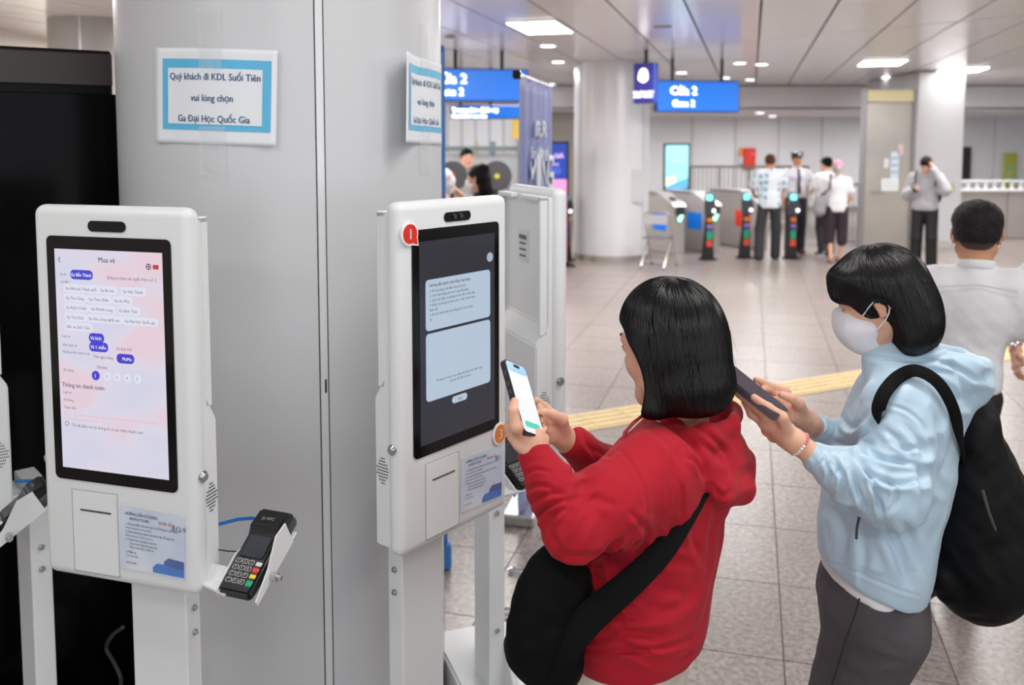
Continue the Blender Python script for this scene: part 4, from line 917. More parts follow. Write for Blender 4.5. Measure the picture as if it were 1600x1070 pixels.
# ------------------------------------------------------------ people
skin = mat('skin', rgb(226, 178, 152), .48, sss=.12, spec=.35, vary=(22, rgb(214, 160, 136), .35, .75)); skin2 = mat('skin_tan', rgb(206, 152, 120), .5, sss=.1, spec=.35, vary=(20, rgb(190, 134, 104), .35, .75))
lipm = mat('lips', rgb(190, 96, 92), .4); nailm = mat('nails', rgb(238, 196, 180), .25); scalp = mat('stubble', rgb(70, 54, 47), .8)
browm = mat('eyebrow', rgb(40, 32, 30), .8); eyew = mat('eye_white', rgb(235, 230, 226), .2); iris = mat('iris', rgb(34, 22, 18), .15)
def hair_mat(name, col, rough=.34, freq=34, spec=.14, bumpd=.0025):
    if name in MATS: return MATS[name]
    m = mat(name, col, rough, spec=spec); n = m.node_tree; b = n.nodes['Principled BSDF']
    tc = n.nodes.new('ShaderNodeTexCoord'); sp = n.nodes.new('ShaderNodeSeparateXYZ'); n.links.new(tc.outputs['Object'], sp.inputs[0])
    cb = n.nodes.new('ShaderNodeCombineXYZ'); n.links.new(sp.outputs[0], cb.inputs[0]); n.links.new(sp.outputs[1], cb.inputs[1])
    nm = n.nodes.new('ShaderNodeVectorMath'); nm.operation = 'NORMALIZE'; n.links.new(cb.outputs[0], nm.inputs[0])
    sc_ = n.nodes.new('ShaderNodeVectorMath'); sc_.operation = 'SCALE'; sc_.inputs['Scale'].default_value = freq; n.links.new(nm.outputs[0], sc_.inputs[0])
    c2 = n.nodes.new('ShaderNodeCombineXYZ'); mz = n.nodes.new('ShaderNodeMath'); mz.operation = 'MULTIPLY'; mz.inputs[1].default_value = 7; n.links.new(sp.outputs[2], mz.inputs[0]); n.links.new(mz.outputs[0], c2.inputs[2])
    ad = n.nodes.new('ShaderNodeVectorMath'); n.links.new(sc_.outputs[0], ad.inputs[0]); n.links.new(c2.outputs[0], ad.inputs[1])
    t = n.nodes.new('ShaderNodeTexNoise'); t.inputs['Scale'].default_value = 1; t.inputs['Detail'].default_value = 6; t.inputs['Roughness'].default_value = .75; n.links.new(ad.outputs[0], t.inputs[0])
    bn = n.nodes.new('ShaderNodeBump'); bn.inputs['Strength'].default_value = .8; bn.inputs['Distance'].default_value = bumpd; n.links.new(t.outputs[0], bn.inputs['Height']); n.links.new(bn.outputs[0], b.inputs['Normal'])
    r = n.nodes.new('ShaderNodeMapRange'); r.inputs[1].default_value = .3; r.inputs[2].default_value = .7; r.inputs[3].default_value = rough-.1; r.inputs[4].default_value = rough+.2
    n.links.new(t.outputs[0], r.inputs[0]); n.links.new(r.outputs[0], b.inputs['Roughness'])
    return m
hair_black = hair_mat('hair_black', rgb(9, 8, 9)); lock_m = mat('hair_lock', rgb(7, 6, 7), .28, spec=.36)
class Frame:
    def __init__(s, o, yaw=None, pitch=0, F=None, roll=0, sc=1.0):
        """yaw: heading in degrees, 0 = away from the viewer, positive to the left; pitch > 0 looks down"""
        s.o = npv(o); s.s = sc
        a = math.radians(yaw); f = V3(-sin(a), cos(a), 0); u = V3(0, 0, 1); l = np.cross(u, f)
        p = math.radians(pitch); F_ = f*cos(p)-u*sin(p); U_ = u*cos(p)+f*sin(p)
        r = math.radians(roll); L_ = l*cos(r)+U_*sin(r); U_ = U_*cos(r)-l*sin(r)
        s.R = np.array([F_, L_, U_])
    def p(s, f, l, u): return s.o + s.s*(f*s.R[0]+l*s.R[1]+u*s.R[2])
    def loc(s, P): return ((P-s.o)@s.R.T)/s.s
    def mat4(s, root):
        R = s.R; m = Matrix(((R[0][0], R[1][0], R[2][0], 0), (R[0][1], R[1][1], R[2][1], 0), (R[0][2], R[1][2], R[2][2], 0), (0, 0, 0, 1)))
        return Matrix.Translation(Vector(s.o)-Vector(root)) @ m @ Matrix.Scale(s.s, 4)
def fobj(name, parts, mats, parent, fr=None):
    """object whose mesh is stored in frame fr (so that object coordinates follow the head)"""
    if fr is None: return np_obj(name, parts, mats, parent, origin=parent.location)
    R = fr.R
    o = np_obj(name, [((p[0]-fr.o)@R.T/fr.s,)+tuple(p[1:]) for p in parts], mats, parent)
    o.matrix_basis = fr.mat4(parent.location); return o
def head_prims(g, h, ears=True, neck=None, male=False):
    s = h.s; E = lambda f, l, u, r, k=.02: g.ell(h.p(f, l, u), [x*s for x in r], h.R, k*s)
    Cn = lambda a, b, ra, rb, k=.012: g.cone(h.p(*a), h.p(*b), ra*s, rb*s, k*s)
    E(-.012, 0, .035, (.094, .074, .088)); E(.028, 0, -.035, (.062, .058, .078), .03); E(.03, 0, .02, (.058, .062, .06), .03)
    E(.066, 0, -.098, (.019, .024, .016), .03)
    for l in (-1, 1):
        Cn((.0, l*.055, -.05), (.06, l*.016, -.1), .016, .014, .03)
        E(.058, l*.034, -.03, (.026, .022, .024), .02)
        E(.078, l*.031, .012, (.012, .016, .010), .006)
        g.ell(h.p(.092, l*.031, .008), [.012*s, .018*s, .011*s], h.R, .014*s, 's')
        g.ell(h.p(.079, l*.031, .006), [.0125*s, .0145*s, .0115*s], h.R, .004*s)
        Cn((.084, l*.016, .026), (.078, l*.046, .026), .008, .006, .012)
        Cn((.092, 0, -.031), (.088, l*.012, -.032), .008, .007, .006)
    Cn((.086, 0, .018), (.103, 0, -.026), .0065, .0095, .012)
    Cn((.080, -.014, -.058), (.080, .014, -.058), .006, .006, .006); Cn((.078, -.012, -.069), (.078, .012, -.069), .0065, .0065, .006)
    g.cone(h.p(.091, -.02, -.0635), h.p(.091, .02, -.0635), .0022*s, k=.003*s, op='s')
    if ears:
        for l in (-1, 1):
            for q in range(7):
                a0, a1 = q*PI/4.2-.6, (q+1)*PI/4.2-.6
                f = lambda a: h.p(-.008-.016*cos(a)*1.0, l*(.078+.006*(cos(a)+.4)), .004+.027*sin(a))
                g.cone(f(a0), f(a1), .0042*s, k=.003*s)
            E(-.004, l*.074, .0, (.013, .005, .022), .006); E(.002, l*.076, -.024, (.007, .004, .008), .006)
    if neck is not None:
        g.cone(h.p(-.022, 0, -.05), neck, .047*s*(1.1 if male else 1), .054*s*(1.1 if male else 1), .03)
def face_paint(h):
    def lips(c): q = h.loc(c); return (q[:, 0] > .072) & (np.abs(q[:, 1]) < .021) & (np.abs(q[:, 2]+.0635) < .0105-.25*np.abs(q[:, 1]))
    return [(1, lips)]
def face_extras(h, root):
    for l in (-1, 1):
        m = MB(); M4 = h.mat4(root.location)
        m.sph((.0785, l*.031, .006), .0115, 14, M=M4); m.sph((.0835, l*.031, .0055), (.0072, .0055, .0055), 12, M=M4, mi=1)
        m.tube([(.086, l*(.031-.014), .010), (.0895, l*.031, .0125), (.083, l*(.031+.016), .0095)], .0012, 5, M=M4, mi=2)
        o = m.build('eye', [eyew, iris, browm], root, True); o
        m = MB().tube([(.093, l*.014, .0275), (.093, l*.03, .033), (.079, l*.05, .028)], [.0024, .0034, .0014], 6, M=M4); m.build('eyebrow', browm, root, True)
def hand(g, W, kn, tips, thumb, back, sc=1.0, arm=None, nails=None, spread=.0):
    """W wrist, kn: four knuckles (index..little), tips: four fingertips, thumb: (base, tip), back: direction of the back of the hand"""
    W = npv(W); kn = [npv(k) for k in kn]; tips = [npv(t) for t in tips]; back = unit(back)
    rk = [.0098, .0098, .0092, .0082]; rt = [.0070, .0072, .0068, .0060]; Ls = [.072, .080, .074, .058]
    for i in range(4):
        g.cone(W+(kn[i]-W)*.12, kn[i], .0165*sc, .0112*sc, .014*sc)
    for i in range(3): g.cone(kn[i], kn[i+1], .0105*sc, .0102*sc, .008*sc); g.cone(W*.5+kn[i]*.5, W*.5+kn[i+1]*.5, .0125*sc, .0125*sc, .01*sc)
    for i in range(4):
        a, b = kn[i], tips[i]; c = np.linalg.norm(b-a); L = Ls[i]*sc; hgt = math.sqrt(max(0, L*L-c*c))*.42
        bb = back-unit(b-a)*(back@unit(b-a)); bb = unit(bb) if np.linalg.norm(bb) > 1e-3 else back
        p1 = a+(b-a)*.40+bb*hgt; p2 = a+(b-a)*.80+bb*hgt*.75
        g.chain([a, p1, p2, b], [rk[i]*sc, (rk[i]*.55+rt[i]*.45)*sc, (rt[i]*1.08)*sc, rt[i]*.92*sc], .0035*sc)
        if nails is not None: nails.append(b*.85+p2*.15+bb*rt[i]*sc)
    tb, tt = npv(thumb[0]), npv(thumb[1]); c = np.linalg.norm(tt-tb)
    out = unit(tb-(kn[1]+W)/2); mid = tb*.5+tt*.5+out*math.sqrt(max(0, (.062*sc)**2-c*c))*.4
    g.cone(W+(kn[0]-W)*.2, tb, .0155*sc, .0125*sc, .014*sc); g.chain([tb, mid, tt], [.0122*sc, .0098*sc, .0078*sc], .005*sc)
    if nails is not None: nails.append(tt+back*.4*.008*sc)
    if arm is not None: g.chain([npv(arm), W, W+(kn[1]+kn[2]-2*W)/2*.25], [.031*sc, .0215*sc, .020*sc], .015*sc)
def nail_test(nails, r=.0055):
    def f(c):
        m = np.zeros(len(c), bool)
        for n_ in nails: m |= ((c-n_)**2).sum(1) < r*r
        return m
    return f
def strands(hairPQ, h, root, n, m, lmin=.03, lmax=.07, sel=None, down=True, seed=3, r=.0004):
    rs = np.random.RandomState(seed); P, Q = hairPQ[:2]; q = h.loc(P); ids = np.argwhere(sel(q) if sel else np.ones(len(q), bool)).ravel()
    V, F = [], []
    for k in range(n):
        p = q[ids[rs.randint(len(ids))]].copy(); out = V3(p[0], p[1], 0); out /= np.linalg.norm(out)+1e-6
        L = rs.uniform(lmin, lmax); d = V3(out[0]*.05, out[1]*.05, -1)+rs.normal(size=3)*.09; d /= np.linalg.norm(d); b0 = len(V)
        p = p-out*.006-d*L*.8; cv = rs.normal()*.18
        for j in range(6):
            t = j/5; c = p+d*L*t+out*(.005*sin(t*PI)+cv*L*t*t); rr = r*(1-.7*t)
            for a in range(3): V.append(tuple(c+V3(cos(a*2.1), sin(a*2.1), 0)*rr))
        for j in range(5):
            for a in range(3): F.append((b0+3*j+a, b0+3*j+(a+1) % 3, b0+3*j+3+(a+1) % 3, b0+3*j+3+a))
    me = bpy.data.meshes.new('s'); me.from_pydata(V, [], F); me.shade_smooth(); o = link('loose_hair', me, root, m); o.matrix_basis = h.mat4(root.location); tag(o, kind='stuff'); return o

from mathutils.kdtree import KDTree
def locks(hairPQ, h, root, n, m, top=(-.03, 0, .14), seed=1, r=.0007, steps=14, step=.0075, umax=.2):
    P, Q = hairPQ[:2]; q = h.loc(P); nr = np.zeros_like(q)
    fn = np.cross(q[Q[:, 1]]-q[Q[:, 0]], q[Q[:, 2]]-q[Q[:, 0]])
    for k in range(4): np.add.at(nr, Q[:, k], fn)
    nr /= np.linalg.norm(nr, axis=1)[:, None]+1e-9
    if (nr*(q-q.mean(0))).sum() < 0: nr = -nr
    kd = KDTree(len(q))
    for i, p in enumerate(q): kd.insert(p, i)
    kd.balance(); rs = np.random.RandomState(seed); V, F = [], []; tp = V3(*top)
    for k in range(n):
        i = rs.randint(len(q)); p = q[i]; nn = nr[i]; off = rs.uniform(-.0003, .0007); sw = rs.normal()*.10; b0 = len(V); S = steps+rs.randint(6); rr = r*rs.uniform(.7, 1.5); ok = 0
        for j in range(S):
            out = p-tp; d_ = out/np.linalg.norm(out)*.5+V3(0, 0, -1.0)*min(1, max(.15, (tp[2]-p[2])*14)); d_ += np.cross(nn, d_)*(sw+.08*sin(j*.6+k)); d_ -= nn*(d_@nn); d_ /= np.linalg.norm(d_)+1e-9
            s_ = np.cross(nn, d_); w_ = rr*(min(1, (j+.3)/2)*min(1, (S-1-j+.15)/3)); c_ = p+nn*off
            V += [tuple(c_+s_*w_), tuple(c_+nn*w_*1.1), tuple(c_-s_*w_)]; ok += 1
            p2 = p+d_*step; co, i2, dist = kd.find(p2); n2 = nr[i2]; v_ = p2-np.array(co); p = p2-n2*(v_@n2); nn = unit(nn*.4+n2*.6)
            if dist > .009: break
        for j in range(ok-1):
            for t in (0, 1): F.append((b0+3*j+t, b0+3*j+t+1, b0+3*j+4+t, b0+3*j+3+t))
    print('LOCKS', len(F), n)
    me = bpy.data.meshes.new('s'); me.from_pydata(V, [], F); me.shade_smooth(); o = link('hair_locks', me, root, m); o.matrix_basis = h.mat4(root.location); tag(o, kind='stuff'); return o

def phone(C_, a, n, name_label, case, scr_items, L=.150, W=.073, T=.0095, screen=None, clear=False, header=None):
    a = Vector(a).normalized(); n = Vector(n); n = (n-a*n.dot(a)).normalized(); w_ = a.cross(n)
    R = Matrix(((w_.x, a.x, n.x, 0), (w_.y, a.y, n.y, 0), (w_.z, a.z, n.z, 0), (0, 0, 0, 1)))
    g = bpy.data.objects.new('phone', None); C.objects.link(g); g.matrix_world = Matrix.Translation(Vector(C_)) @ R; tag(g, name_label, 'phone')
    MB().prism(rrect(-W/2, W/2, -L/2, L/2, .011, 6), -T/2, T/2, bev=.0012).build('case', case, g, True)
    MB().prism(rrect(-W/2+.0025, W/2-.0025, -L/2+.0025, L/2-.0025, .009, 6), T/2-.001, T/2+.0004).build('bezel', glass_blk, g)
    s = MB().prism(rrect(-W/2+.004, W/2-.004, -L/2+.004, L/2-.004, .008, 6), T/2, T/2+.0007).build('screen', screen, g)
    return g, w_, a, n
# ============ woman in the red hooded sweatshirt
red = mat('red_fleece', rgb(170, 24, 40), .8, sheen=.06, spec=.2, bump=(260, .12, .001)); redh = red
blackcloth = mat('black_cloth', rgb(11, 11, 13), .75, spec=.12, bump=(220, .2, .001))
beige = mat('beige_cotton', rgb(214, 204, 192), .75, bump=(200, .15, .001))
A3 = at
hd = Frame(A3(1046, 541, Y=1.80), 50, 10, sc=1.0)
root = empty('person', (.30, 1.80, 0), 0, 'woman with a black bob in a red hooded sweatshirt holding a lit phone', 'person')
B = Frame((0, 0, 0), 60.6, 0); LF = lambda f, l, u=0: B.R[0]*f+B.R[1]*l+V3(0, 0, u)
neck = npv(A3(1070, 672, Y=1.83)); chest = npv(A3(1036, 795, Y=1.80)); upper = npv(A3(1058, 718, Y=1.82)); waist = npv(A3(1002, 925, Y=1.77)); pelvis = npv(A3(990, 1030, Y=1.76))
HEM = .835
shL, elL, wrL = npv(A3(1014, 742, Y=1.67)), npv(A3(898, 826, Y=1.545)), npv(A3(832, 702, Y=1.60))
shR, elR, wrR = npv(A3(1096, 705, Y=1.97)), npv(A3(990, 782, Y=1.92)), npv(A3(897, 692, Y=1.74))
g = Field()
g.ell(pelvis+V3(0, 0, .07), (.122, .172, .17), B.R, .06).ell(waist, (.122, .172, .15), B.R, .08).ell(chest, (.122, .182, .165), B.R, .08).ell(upper, (.098, .165, .09), B.R, .06)
g.cone(shL, shL*.4+elL*.6, .076, .072, .09).cone(shL*.4+elL*.6, elL, .072, .055, .02).chain([elL, elL*.5+wrL*.5, wrL], [.056, .046, .0295], .018)
g.chain([shR, elR, elR*.45+wrR*.55, wrR], [.078, .058, .047, .034], .02)
g.cone(neck+V3(0, 0, -.02), neck+V3(-.014, .0, .04), .077, .066, .03)                       # collar
# hood lying on the back
hc = npv(A3(1098, 696, Y=1.80))
g.ell(hc+LF(.0, 0, -.0), (.062, .115, .062), B.R, .03); g.ell(hc+LF(-.026, 0, -.06), (.048, .085, .075), B.R, .03)
g.chain([neck+LF(.045, .085, -.02), neck+LF(-.02, .115, .0), hc+LF(-.03, .085, .048), hc+LF(-.045, 0, .052), hc+LF(-.03, -.085, .048), neck+LF(-.0, -.1, .035), neck+LF(.06, -.07, -.0)], [.022, .024, .026, .028, .026, .024, .02], .012)
g.chain([hc+LF(-.03, .115, .01), hc+LF(-.062, .09, -.05), hc+LF(-.078, .0, -.078), hc+LF(-.062, -.09, -.05)], [.024, .027, .028, .024], .014); g.ell(hc+LF(-.05, .0, -.03), (.04, .09, .06), B.R, .03)
g.ell(hc+LF(-.008, 0, .068), (.045, .078, .045), B.R, .015, 's')
g.cone(neck+V3(-.004, .0, .05), neck+V3(0, 0, -.02), .055, .05, .012, 's')
g.fold(hc+LF(-.04, .05, -.04), .14, (.5, .1, 1), .042, .009, 1.0, 1.6)
g.fold(elL+V3(.03, 0, .015), .13, (-.75, .1, .6), .030, .009, .5, 1.2); g.fold(elL*.5+wrL*.5, .10, unit(wrL-elL)+V3(.35, 0, 0), .024, .0085, 2.2, 1.5); g.fold(wrL-unit(wrL-elL)*.03, .05, unit(wrL-elL), .016, .0028, 0, 1)
g.fold(elR*.35+wrR*.65, .08, unit(wrR-elR), .026, .005, .3, 1.3)
g.fold(npv(A3(985, 850, Y=1.66)), .15, (.75, 0, .66), .036, .014, .8, 1.4); g.fold(npv(A3(1040, 745, Y=1.64)), .10, (.9, 0, -.3), .04, .007, .3, 1.4); g.fold(npv(A3(1000, 985, Y=1.62)), .22, (.12, 0, 1), .05, .009, 2.0, 1.7)
g.fold(npv(A3(910, 930, Y=1.64)), .15, (1, .1, .25), .04, .014, 1.4, 1.6); g.fold(npv(A3(1110, 860, Y=1.8)), .16, (1, .2, -.1), .05, .005, .4, 1.2)
g.fold(npv(A3(1080, 790, Y=1.70)), .14, (.8, .2, .5), .06, .006, 2.4, 1.2)
g.plane((0, 0, HEM), (0, 0, -1), .012); g.noise(.0012, .11, 4)
g.cone(shL*.45+elL*.55+V3(.03, .0, -.085), npv(A3(1040, 770, Y=1.60)), .008, .003, .012, 's')
seamline = [chest+LF(-.03, .172, .1), chest+LF(.0, .19, .04), chest+LF(.02, .19, -.04)]
g.plane(wrL+unit(wrL-elL)*.004, wrL-elL, .004); g.plane(wrR+unit(wrR-elR)*.004, wrR-elR, .004) if False else None
ar = [shL+LF(.0, .06, .085), shL+LF(-.055, .05, .05), shL+LF(-.078, .035, -.0), shL+LF(-.075, .02, -.06), shL+LF(-.05, .02, -.11)]
for i in range(4): g.cone(ar[i], ar[i+1], .0022, k=.006, op='s')
hood = creases(g.mesh(.0035), [
    ([(963, 700), (985, 722), (1003, 757), (1011, 790), (1007, 818)], 3.2, .0028), ([(1012, 648), (1050, 668), (1088, 702), (1104, 742)], 5, .007), ([(1062, 648), (1105, 676), (1138, 712), (1142, 742)], 5, .007),
    ([(1072, 712), (1088, 724), (1098, 745)], 4, .007), ([(1000, 660), (1040, 690), (1075, 735)], 5, .003), ([(877, 868), (926, 870), (970, 846), (1004, 817)], 6, .010), ([(935, 868), (910, 906), (892, 955)], 5, .010),
    ([(815, 770), (840, 758), (866, 764)], 4, .006), ([(820, 792), (855, 772), (885, 772)], 4.5, .007), ([(830, 818), (858, 790), (886, 780)], 4.5, .008), ([(848, 846), (858, 812), (884, 790)], 4.5, .008), ([(866, 806), (862, 834), (880, 866)], 4.5, .006),
    ([(818, 742), (838, 733), (862, 738)], 3.5, .004), ([(900, 800), (930, 780), (960, 790)], 7, .004), ([(905, 985), (945, 962), (1015, 970)], 6, .007), ([(900, 1012), (957, 1018), (1037, 1012), (1078, 998)], 4, .006),
    ([(920, 1000), (970, 990), (1040, 992)], 6, .005), ([(1090, 796), (1085, 840), (1098, 880)], 7, .006), ([(1122, 785), (1112, 830), (1104, 900)], 7, .005), ([(1000, 870), (1040, 850), (1070, 860)], 8, .005),
    ([(960, 940), (1010, 920), (1080, 930)], 9, .005), ([(985, 800), (1010, 830), (1000, 860)], 5, .005), ([(1030, 960), (1070, 940), (1090, 900)], 8, .005), ([(1116, 762), (1130, 776), (1142, 765)], 4, .006),
    ([(905, 660), (915, 690), (935, 720)], 4, .004), ([(925, 700), (950, 712), (965, 700)], 4, .004)])
o = fobj('hooded_sweatshirt', [hood], red, root)
# waistband, cuffs, drawstring
gb = Field(); hem0 = V3(pelvis[0], pelvis[1], HEM+.018)
gb.ell(hem0, (.122, .170, .06), B.R, .01).plane((0, 0, HEM+.035), (0, 0, 1), .006).plane((0, 0, HEM-.012), (0, 0, -1), .01)
fobj('waistband', [gb.mesh(.005)], mat('red_rib', rgb(172, 30, 46), .75, bump=(160, .4, .002, (1, 1, .02))), root)
m = MB(); q0 = npv(A3(1006, 648, Y=1.74)); m.tube([Vector(q)-root.location for q in (q0, npv(A3(990, 660, Y=1.70)), npv(A3(976, 676, Y=1.69)), npv(A3(973, 700, Y=1.68)))], .0035, 6); m.build('drawstring', mat('red_cord', rgb(150, 22, 38), .6), root, True)
# trousers
gt = Field(); hipL, hipR = V3(pelvis[0], pelvis[1], .80)+LF(0, .085), V3(pelvis[0], pelvis[1], .80)+LF(0, -.085)
gt.ell(V3(pelvis[0], pelvis[1], .84), (.112, .158, .11), B.R, .03)
for hp, s in ((hipL, 1), (hipR, -1)):
    gt.chain([hp, V3(hp[0], hp[1], .45)+LF(.02, .0), V3(hp[0], hp[1], .07)+LF(-.02, 0)], [.092, .066, .058], .02)
fobj('trousers', [gt.mesh(.008)], beige, root)
for s in (1, -1):
    b0 = V3(pelvis[0], pelvis[1], 0)+LF(-.02, .085*s); gs = Field(); gs.chain([b0+LF(-.03, 0, .045), b0+LF(.06, 0, .042), b0+LF(.14, 0, .034)], [.044, .042, .032], .02).plane((0, 0, .003), (0, 0, -1), .004)
    fobj('shoe', [gs.mesh(.006)], mat('shoe_white', rgb(220, 220, 220), .6), root)
# body: head, neck, arms, hands in one mesh
ph, pw, pa, pn = phone(A3(816, 624, Y=1.63), (-.24, .62, .72), (.80, -.36, .48), 'phone with a lit white screen held up by the red hooded woman', mat('phone_case', rgb(58, 58, 66), .2, .3), None, screen=mat('phone_white', (0, 0, 0), .2, emit=1.0, ecol=rgb(246, 248, 252)), L=.152, W=.073, T=.011)
MB().prism(rrect(-.031, .031, .051, .0705, .006), .0062, .0068).build('status_bar', mat('phone_sky', (0, 0, 0), .2, emit=1, ecol=rgb(150, 200, 240)), ph); MB().prism(rrect(-.010, .010, .0625, .069, .0032), .0068, .0073).build('camera_cutout', glass_blk, ph)
MB().prism(rrect(-.024, .024, -.062, -.050, .004), .0062, .0068).build('green_button', mat('phone_green', (0, 0, 0), .2, emit=1, ecol=rgb(90, 215, 190)), ph)
for k in range(3): MB().box((-.0368, .045-.016*k-(.006 if k else 0), 0), (.0016, .010, .004), .0005, 1).build('side_button', darkg, ph)
lettering([('zalo', 0, .018, .012, 'CENTER', 0)] if False else [('QR', 0, .018, .012, 'CENTER', 0)] if False else [('150.000', 0, .018, .009, 'CENTER', 0)], lambda x, y: (x, y, .0070), mat('phone_ink', (0, 0, 0), .3, emit=1, ecol=rgb(215, 218, 224)), ph)
PC_ = npv(A3(816, 624, Y=1.63)); pw, pa, pn = npv(pw), npv(pa), npv(pn)
def pp(w_, a_, n_): return PC_+pw*w_+pa*a_+pn*n_
gh = Field(); nails = []
hand(gh, wrL+V3(.002, .004, .014), [pp(-.022, -.048, -.028), pp(-.012, -.062, -.030), pp(-.004, -.076, -.028), pp(.004, -.088, -.022)],
     [pp(.043, -.018, .004), pp(.043, -.036, .006), pp(.041, -.054, .006), pp(.036, -.073, .006)], (pp(-.042, -.062, -.004), pp(-.0405, -.016, .006)), -pn, .94, arm=wrL-unit(wrL-elL)*.07, nails=nails)
gl = gh.mesh(.0021)
gr = Field(); nr = []
hand(gr, wrR+V3(-.012, -.006, .004), [npv(A3(866, 650, Y=1.695)), npv(A3(860, 661, Y=1.685)), npv(A3(858, 673, Y=1.680)), npv(A3(860, 684, Y=1.68))],
     [npv(A3(835, 626, Y=1.675)), npv(A3(846, 645, Y=1.66)), npv(A3(848, 657, Y=1.655)), npv(A3(846, 668, Y=1.66))], (npv(A3(878, 655, Y=1.665)), npv(A3(850, 643, Y=1.628))), (-.3, .9, .3), .92, arm=wrR-unit(wrR-elR)*.07, nails=nr)
grm = gr.mesh(.0021)
gH = Field(); head_prims(gH, hd, True, neck+V3(0, 0, -.03)); gHm = gH.mesh(.0028)
gT = Field(); gT.ell(chest, (.09, .14, .2), B.R, .05).ell(V3(pelvis[0], pelvis[1], .86), (.08, .12, .09), B.R, .03).ell(waist, (.08, .13, .15), B.R, .08).cone(neck+V3(0, 0, -.04), chest, .05, .07, .04)
gT.chain([chest+V3(0, 0, .05), shL, elL, wrL], [.06, .045, .036, .022], .03).chain([chest+V3(0, 0, .05), shR, elR, wrR], [.06, .045, .036, .022], .03)
for hp in (hipL, hipR): gT.chain([hp, V3(hp[0], hp[1], .45)+LF(.02, .0), V3(hp[0], hp[1], .07)+LF(-.02, 0)], [.06, .045, .032], .01)
tor = gT.mesh(.012)
fobj('body', [paint(gHm, face_paint(hd)), paint(gl, [(2, nail_test(nails, .0046))]), paint(grm, [(2, nail_test(nr, .0046))]), tor], [skin, lipm, nailm], root)
face_extras(hd, root)
# bob hair
def bob(h, front=.046, low=-.125):
    g = Field(); E = lambda f, l, u, r, k=.03, op='u': g.ell(h.p(f, l, u), r, h.R, k, op)
    E(-.008, 0, .045, (.106, .092, .098)); E(-.034, 0, -.03, (.088, .094, .12), .05)
    for l in (-1, 1): g.cone(h.p(.012, l*.066, .02), h.p(.008, l*.076, low+.02), .034, .034, .03)
    E(-.052, 0, low+.045, (.066, .086, .055), .03)
    # opening for the face
    g.ell(h.p(.108, 0, -.055), (.112, .22, .118), h.R, .016, 's')
    g.ell(h.p(.0, 0, low-.02), (.07, .05, .05), h.R, .01, 's')
    g.plane(h.p(0, 0, low), -h.R[2]+.15*h.R[0], .012)
    return g.mesh(.003)
hb = bob(hd, low=-.128)
fobj('hair', [hb], hair_black, root, hd)
locks(hb, hd, root, 3600, lock_m)
strands(hb, hd, root, 300, hair_black, .03, .08, lambda q: (q[:, 2] < .02), seed=4)
# crossbody bag of the red hooded woman
bagc = npv(A3(845, 965, Y=1.62))
bg = empty('crossbody_bag', (bagc[0], bagc[1], 0), 0, 'soft black crossbody bag hanging at the red hooded woman\'s hip', 'bag')
gb = Field(); Rb = Frame((0, 0, 0), 40, 0, roll=-8).R
gb.ell(npv(A3(856, 985, Y=1.60)), (.052, .088, .105), Rb, .05).ell(npv(A3(866, 925, Y=1.61)), (.044, .07, .095), Rb, .05)
gb.cone(npv(A3(808, 1008, Y=1.60)), npv(A3(880, 1046, Y=1.60)), .022, .03, .04).cone(npv(A3(858, 885, Y=1.61)), npv(A3(895, 900, Y=1.63)), .022, .026, .03)
gb.fold(npv(A3(850, 940, Y=1.57)), .13, (1, 0, .4), .05, .006, .5, 1.3); gb.noise(.003, .09, 5)
fobj('bag_body', [gb.mesh(.005)], blackcloth, bg)
m = MB(); pts = [A3(845, 1050, Y=1.56), A3(880, 1010, Y=1.545), A3(925, 962, Y=1.555), A3(985, 910, Y=1.575), A3(1035, 860, Y=1.60), A3(1075, 800, Y=1.64), A3(1098, 762, Y=1.68), A3(1112, 735, Y=1.70), A3(1125, 700, Y=1.74)]
sp = spline(pts); wd = [.034-.017*min(1, i/(len(sp)*.7)) for i in range(len(sp))]
m.tube([p-bg.location for p in sp], wd, 12, flat=.14, up=(-.35, -.9, .3)); m.build('strap', blackcloth, bg, True)
# ============ woman in the light blue jacket
hd2 = Frame(A3(1376, 470, Y=1.97), 66, 22, sc=.90)
root2 = empty('person', (.80, 1.97, 0), 0, 'woman in a light blue hooded jacket and white face mask looking down at a phone', 'person')
B2 = Frame((0, 0, 0), 76, 0); L2 = lambda f, l, u=0: B2.R[0]*f+B2.R[1]*l+V3(0, 0, u)
jk = mat('blue_nylon', rgb(178, 203, 220), .42, spec=.4, sheen=.15, bump=(30, .15, .004)); jeans = mat('grey_denim', rgb(66, 62, 66), .8, bump=(350, .35, .001), vary=(6, rgb(84, 80, 84), .4, .8))
neck2 = npv(A3(1428, 556, Y=1.99)); up2 = npv(A3(1425, 614, Y=1.99)); ch2 = npv(A3(1396, 715, Y=1.97)); wa2 = npv(A3(1368, 815, Y=1.96)); pe2 = npv(A3(1358, 905, Y=1.95))
s2L, e2L, w2L = npv(A3(1408, 640, Y=1.85)), npv(A3(1392, 772, Y=1.77)), npv(A3(1276, 718, Y=1.78))
s2R, e2R, w2R = npv(A3(1430, 635, Y=2.14)), npv(A3(1350, 745, Y=2.14)), npv(A3(1280, 668, Y=1.99))
g = Field()
g.ell(up2, (.105, .165, .10), B2.R, .05).ell(ch2, (.128, .19, .16), B2.R, .08).ell(wa2, (.118, .18, .15), B2.R, .08).ell(pe2+V3(.012, 0, .03), (.108, .172, .15), B2.R, .07)
g.cone(s2L, e2L, .083, .068, .04).cone(e2L, e2L*.45+w2L*.55, .068, .056, .03).cone(e2L*.45+w2L*.55, w2L, .056, .031, .02)
g.chain([s2R, e2R, e2R*.4+w2R*.6, w2R], [.08, .064, .052, .031], .03)
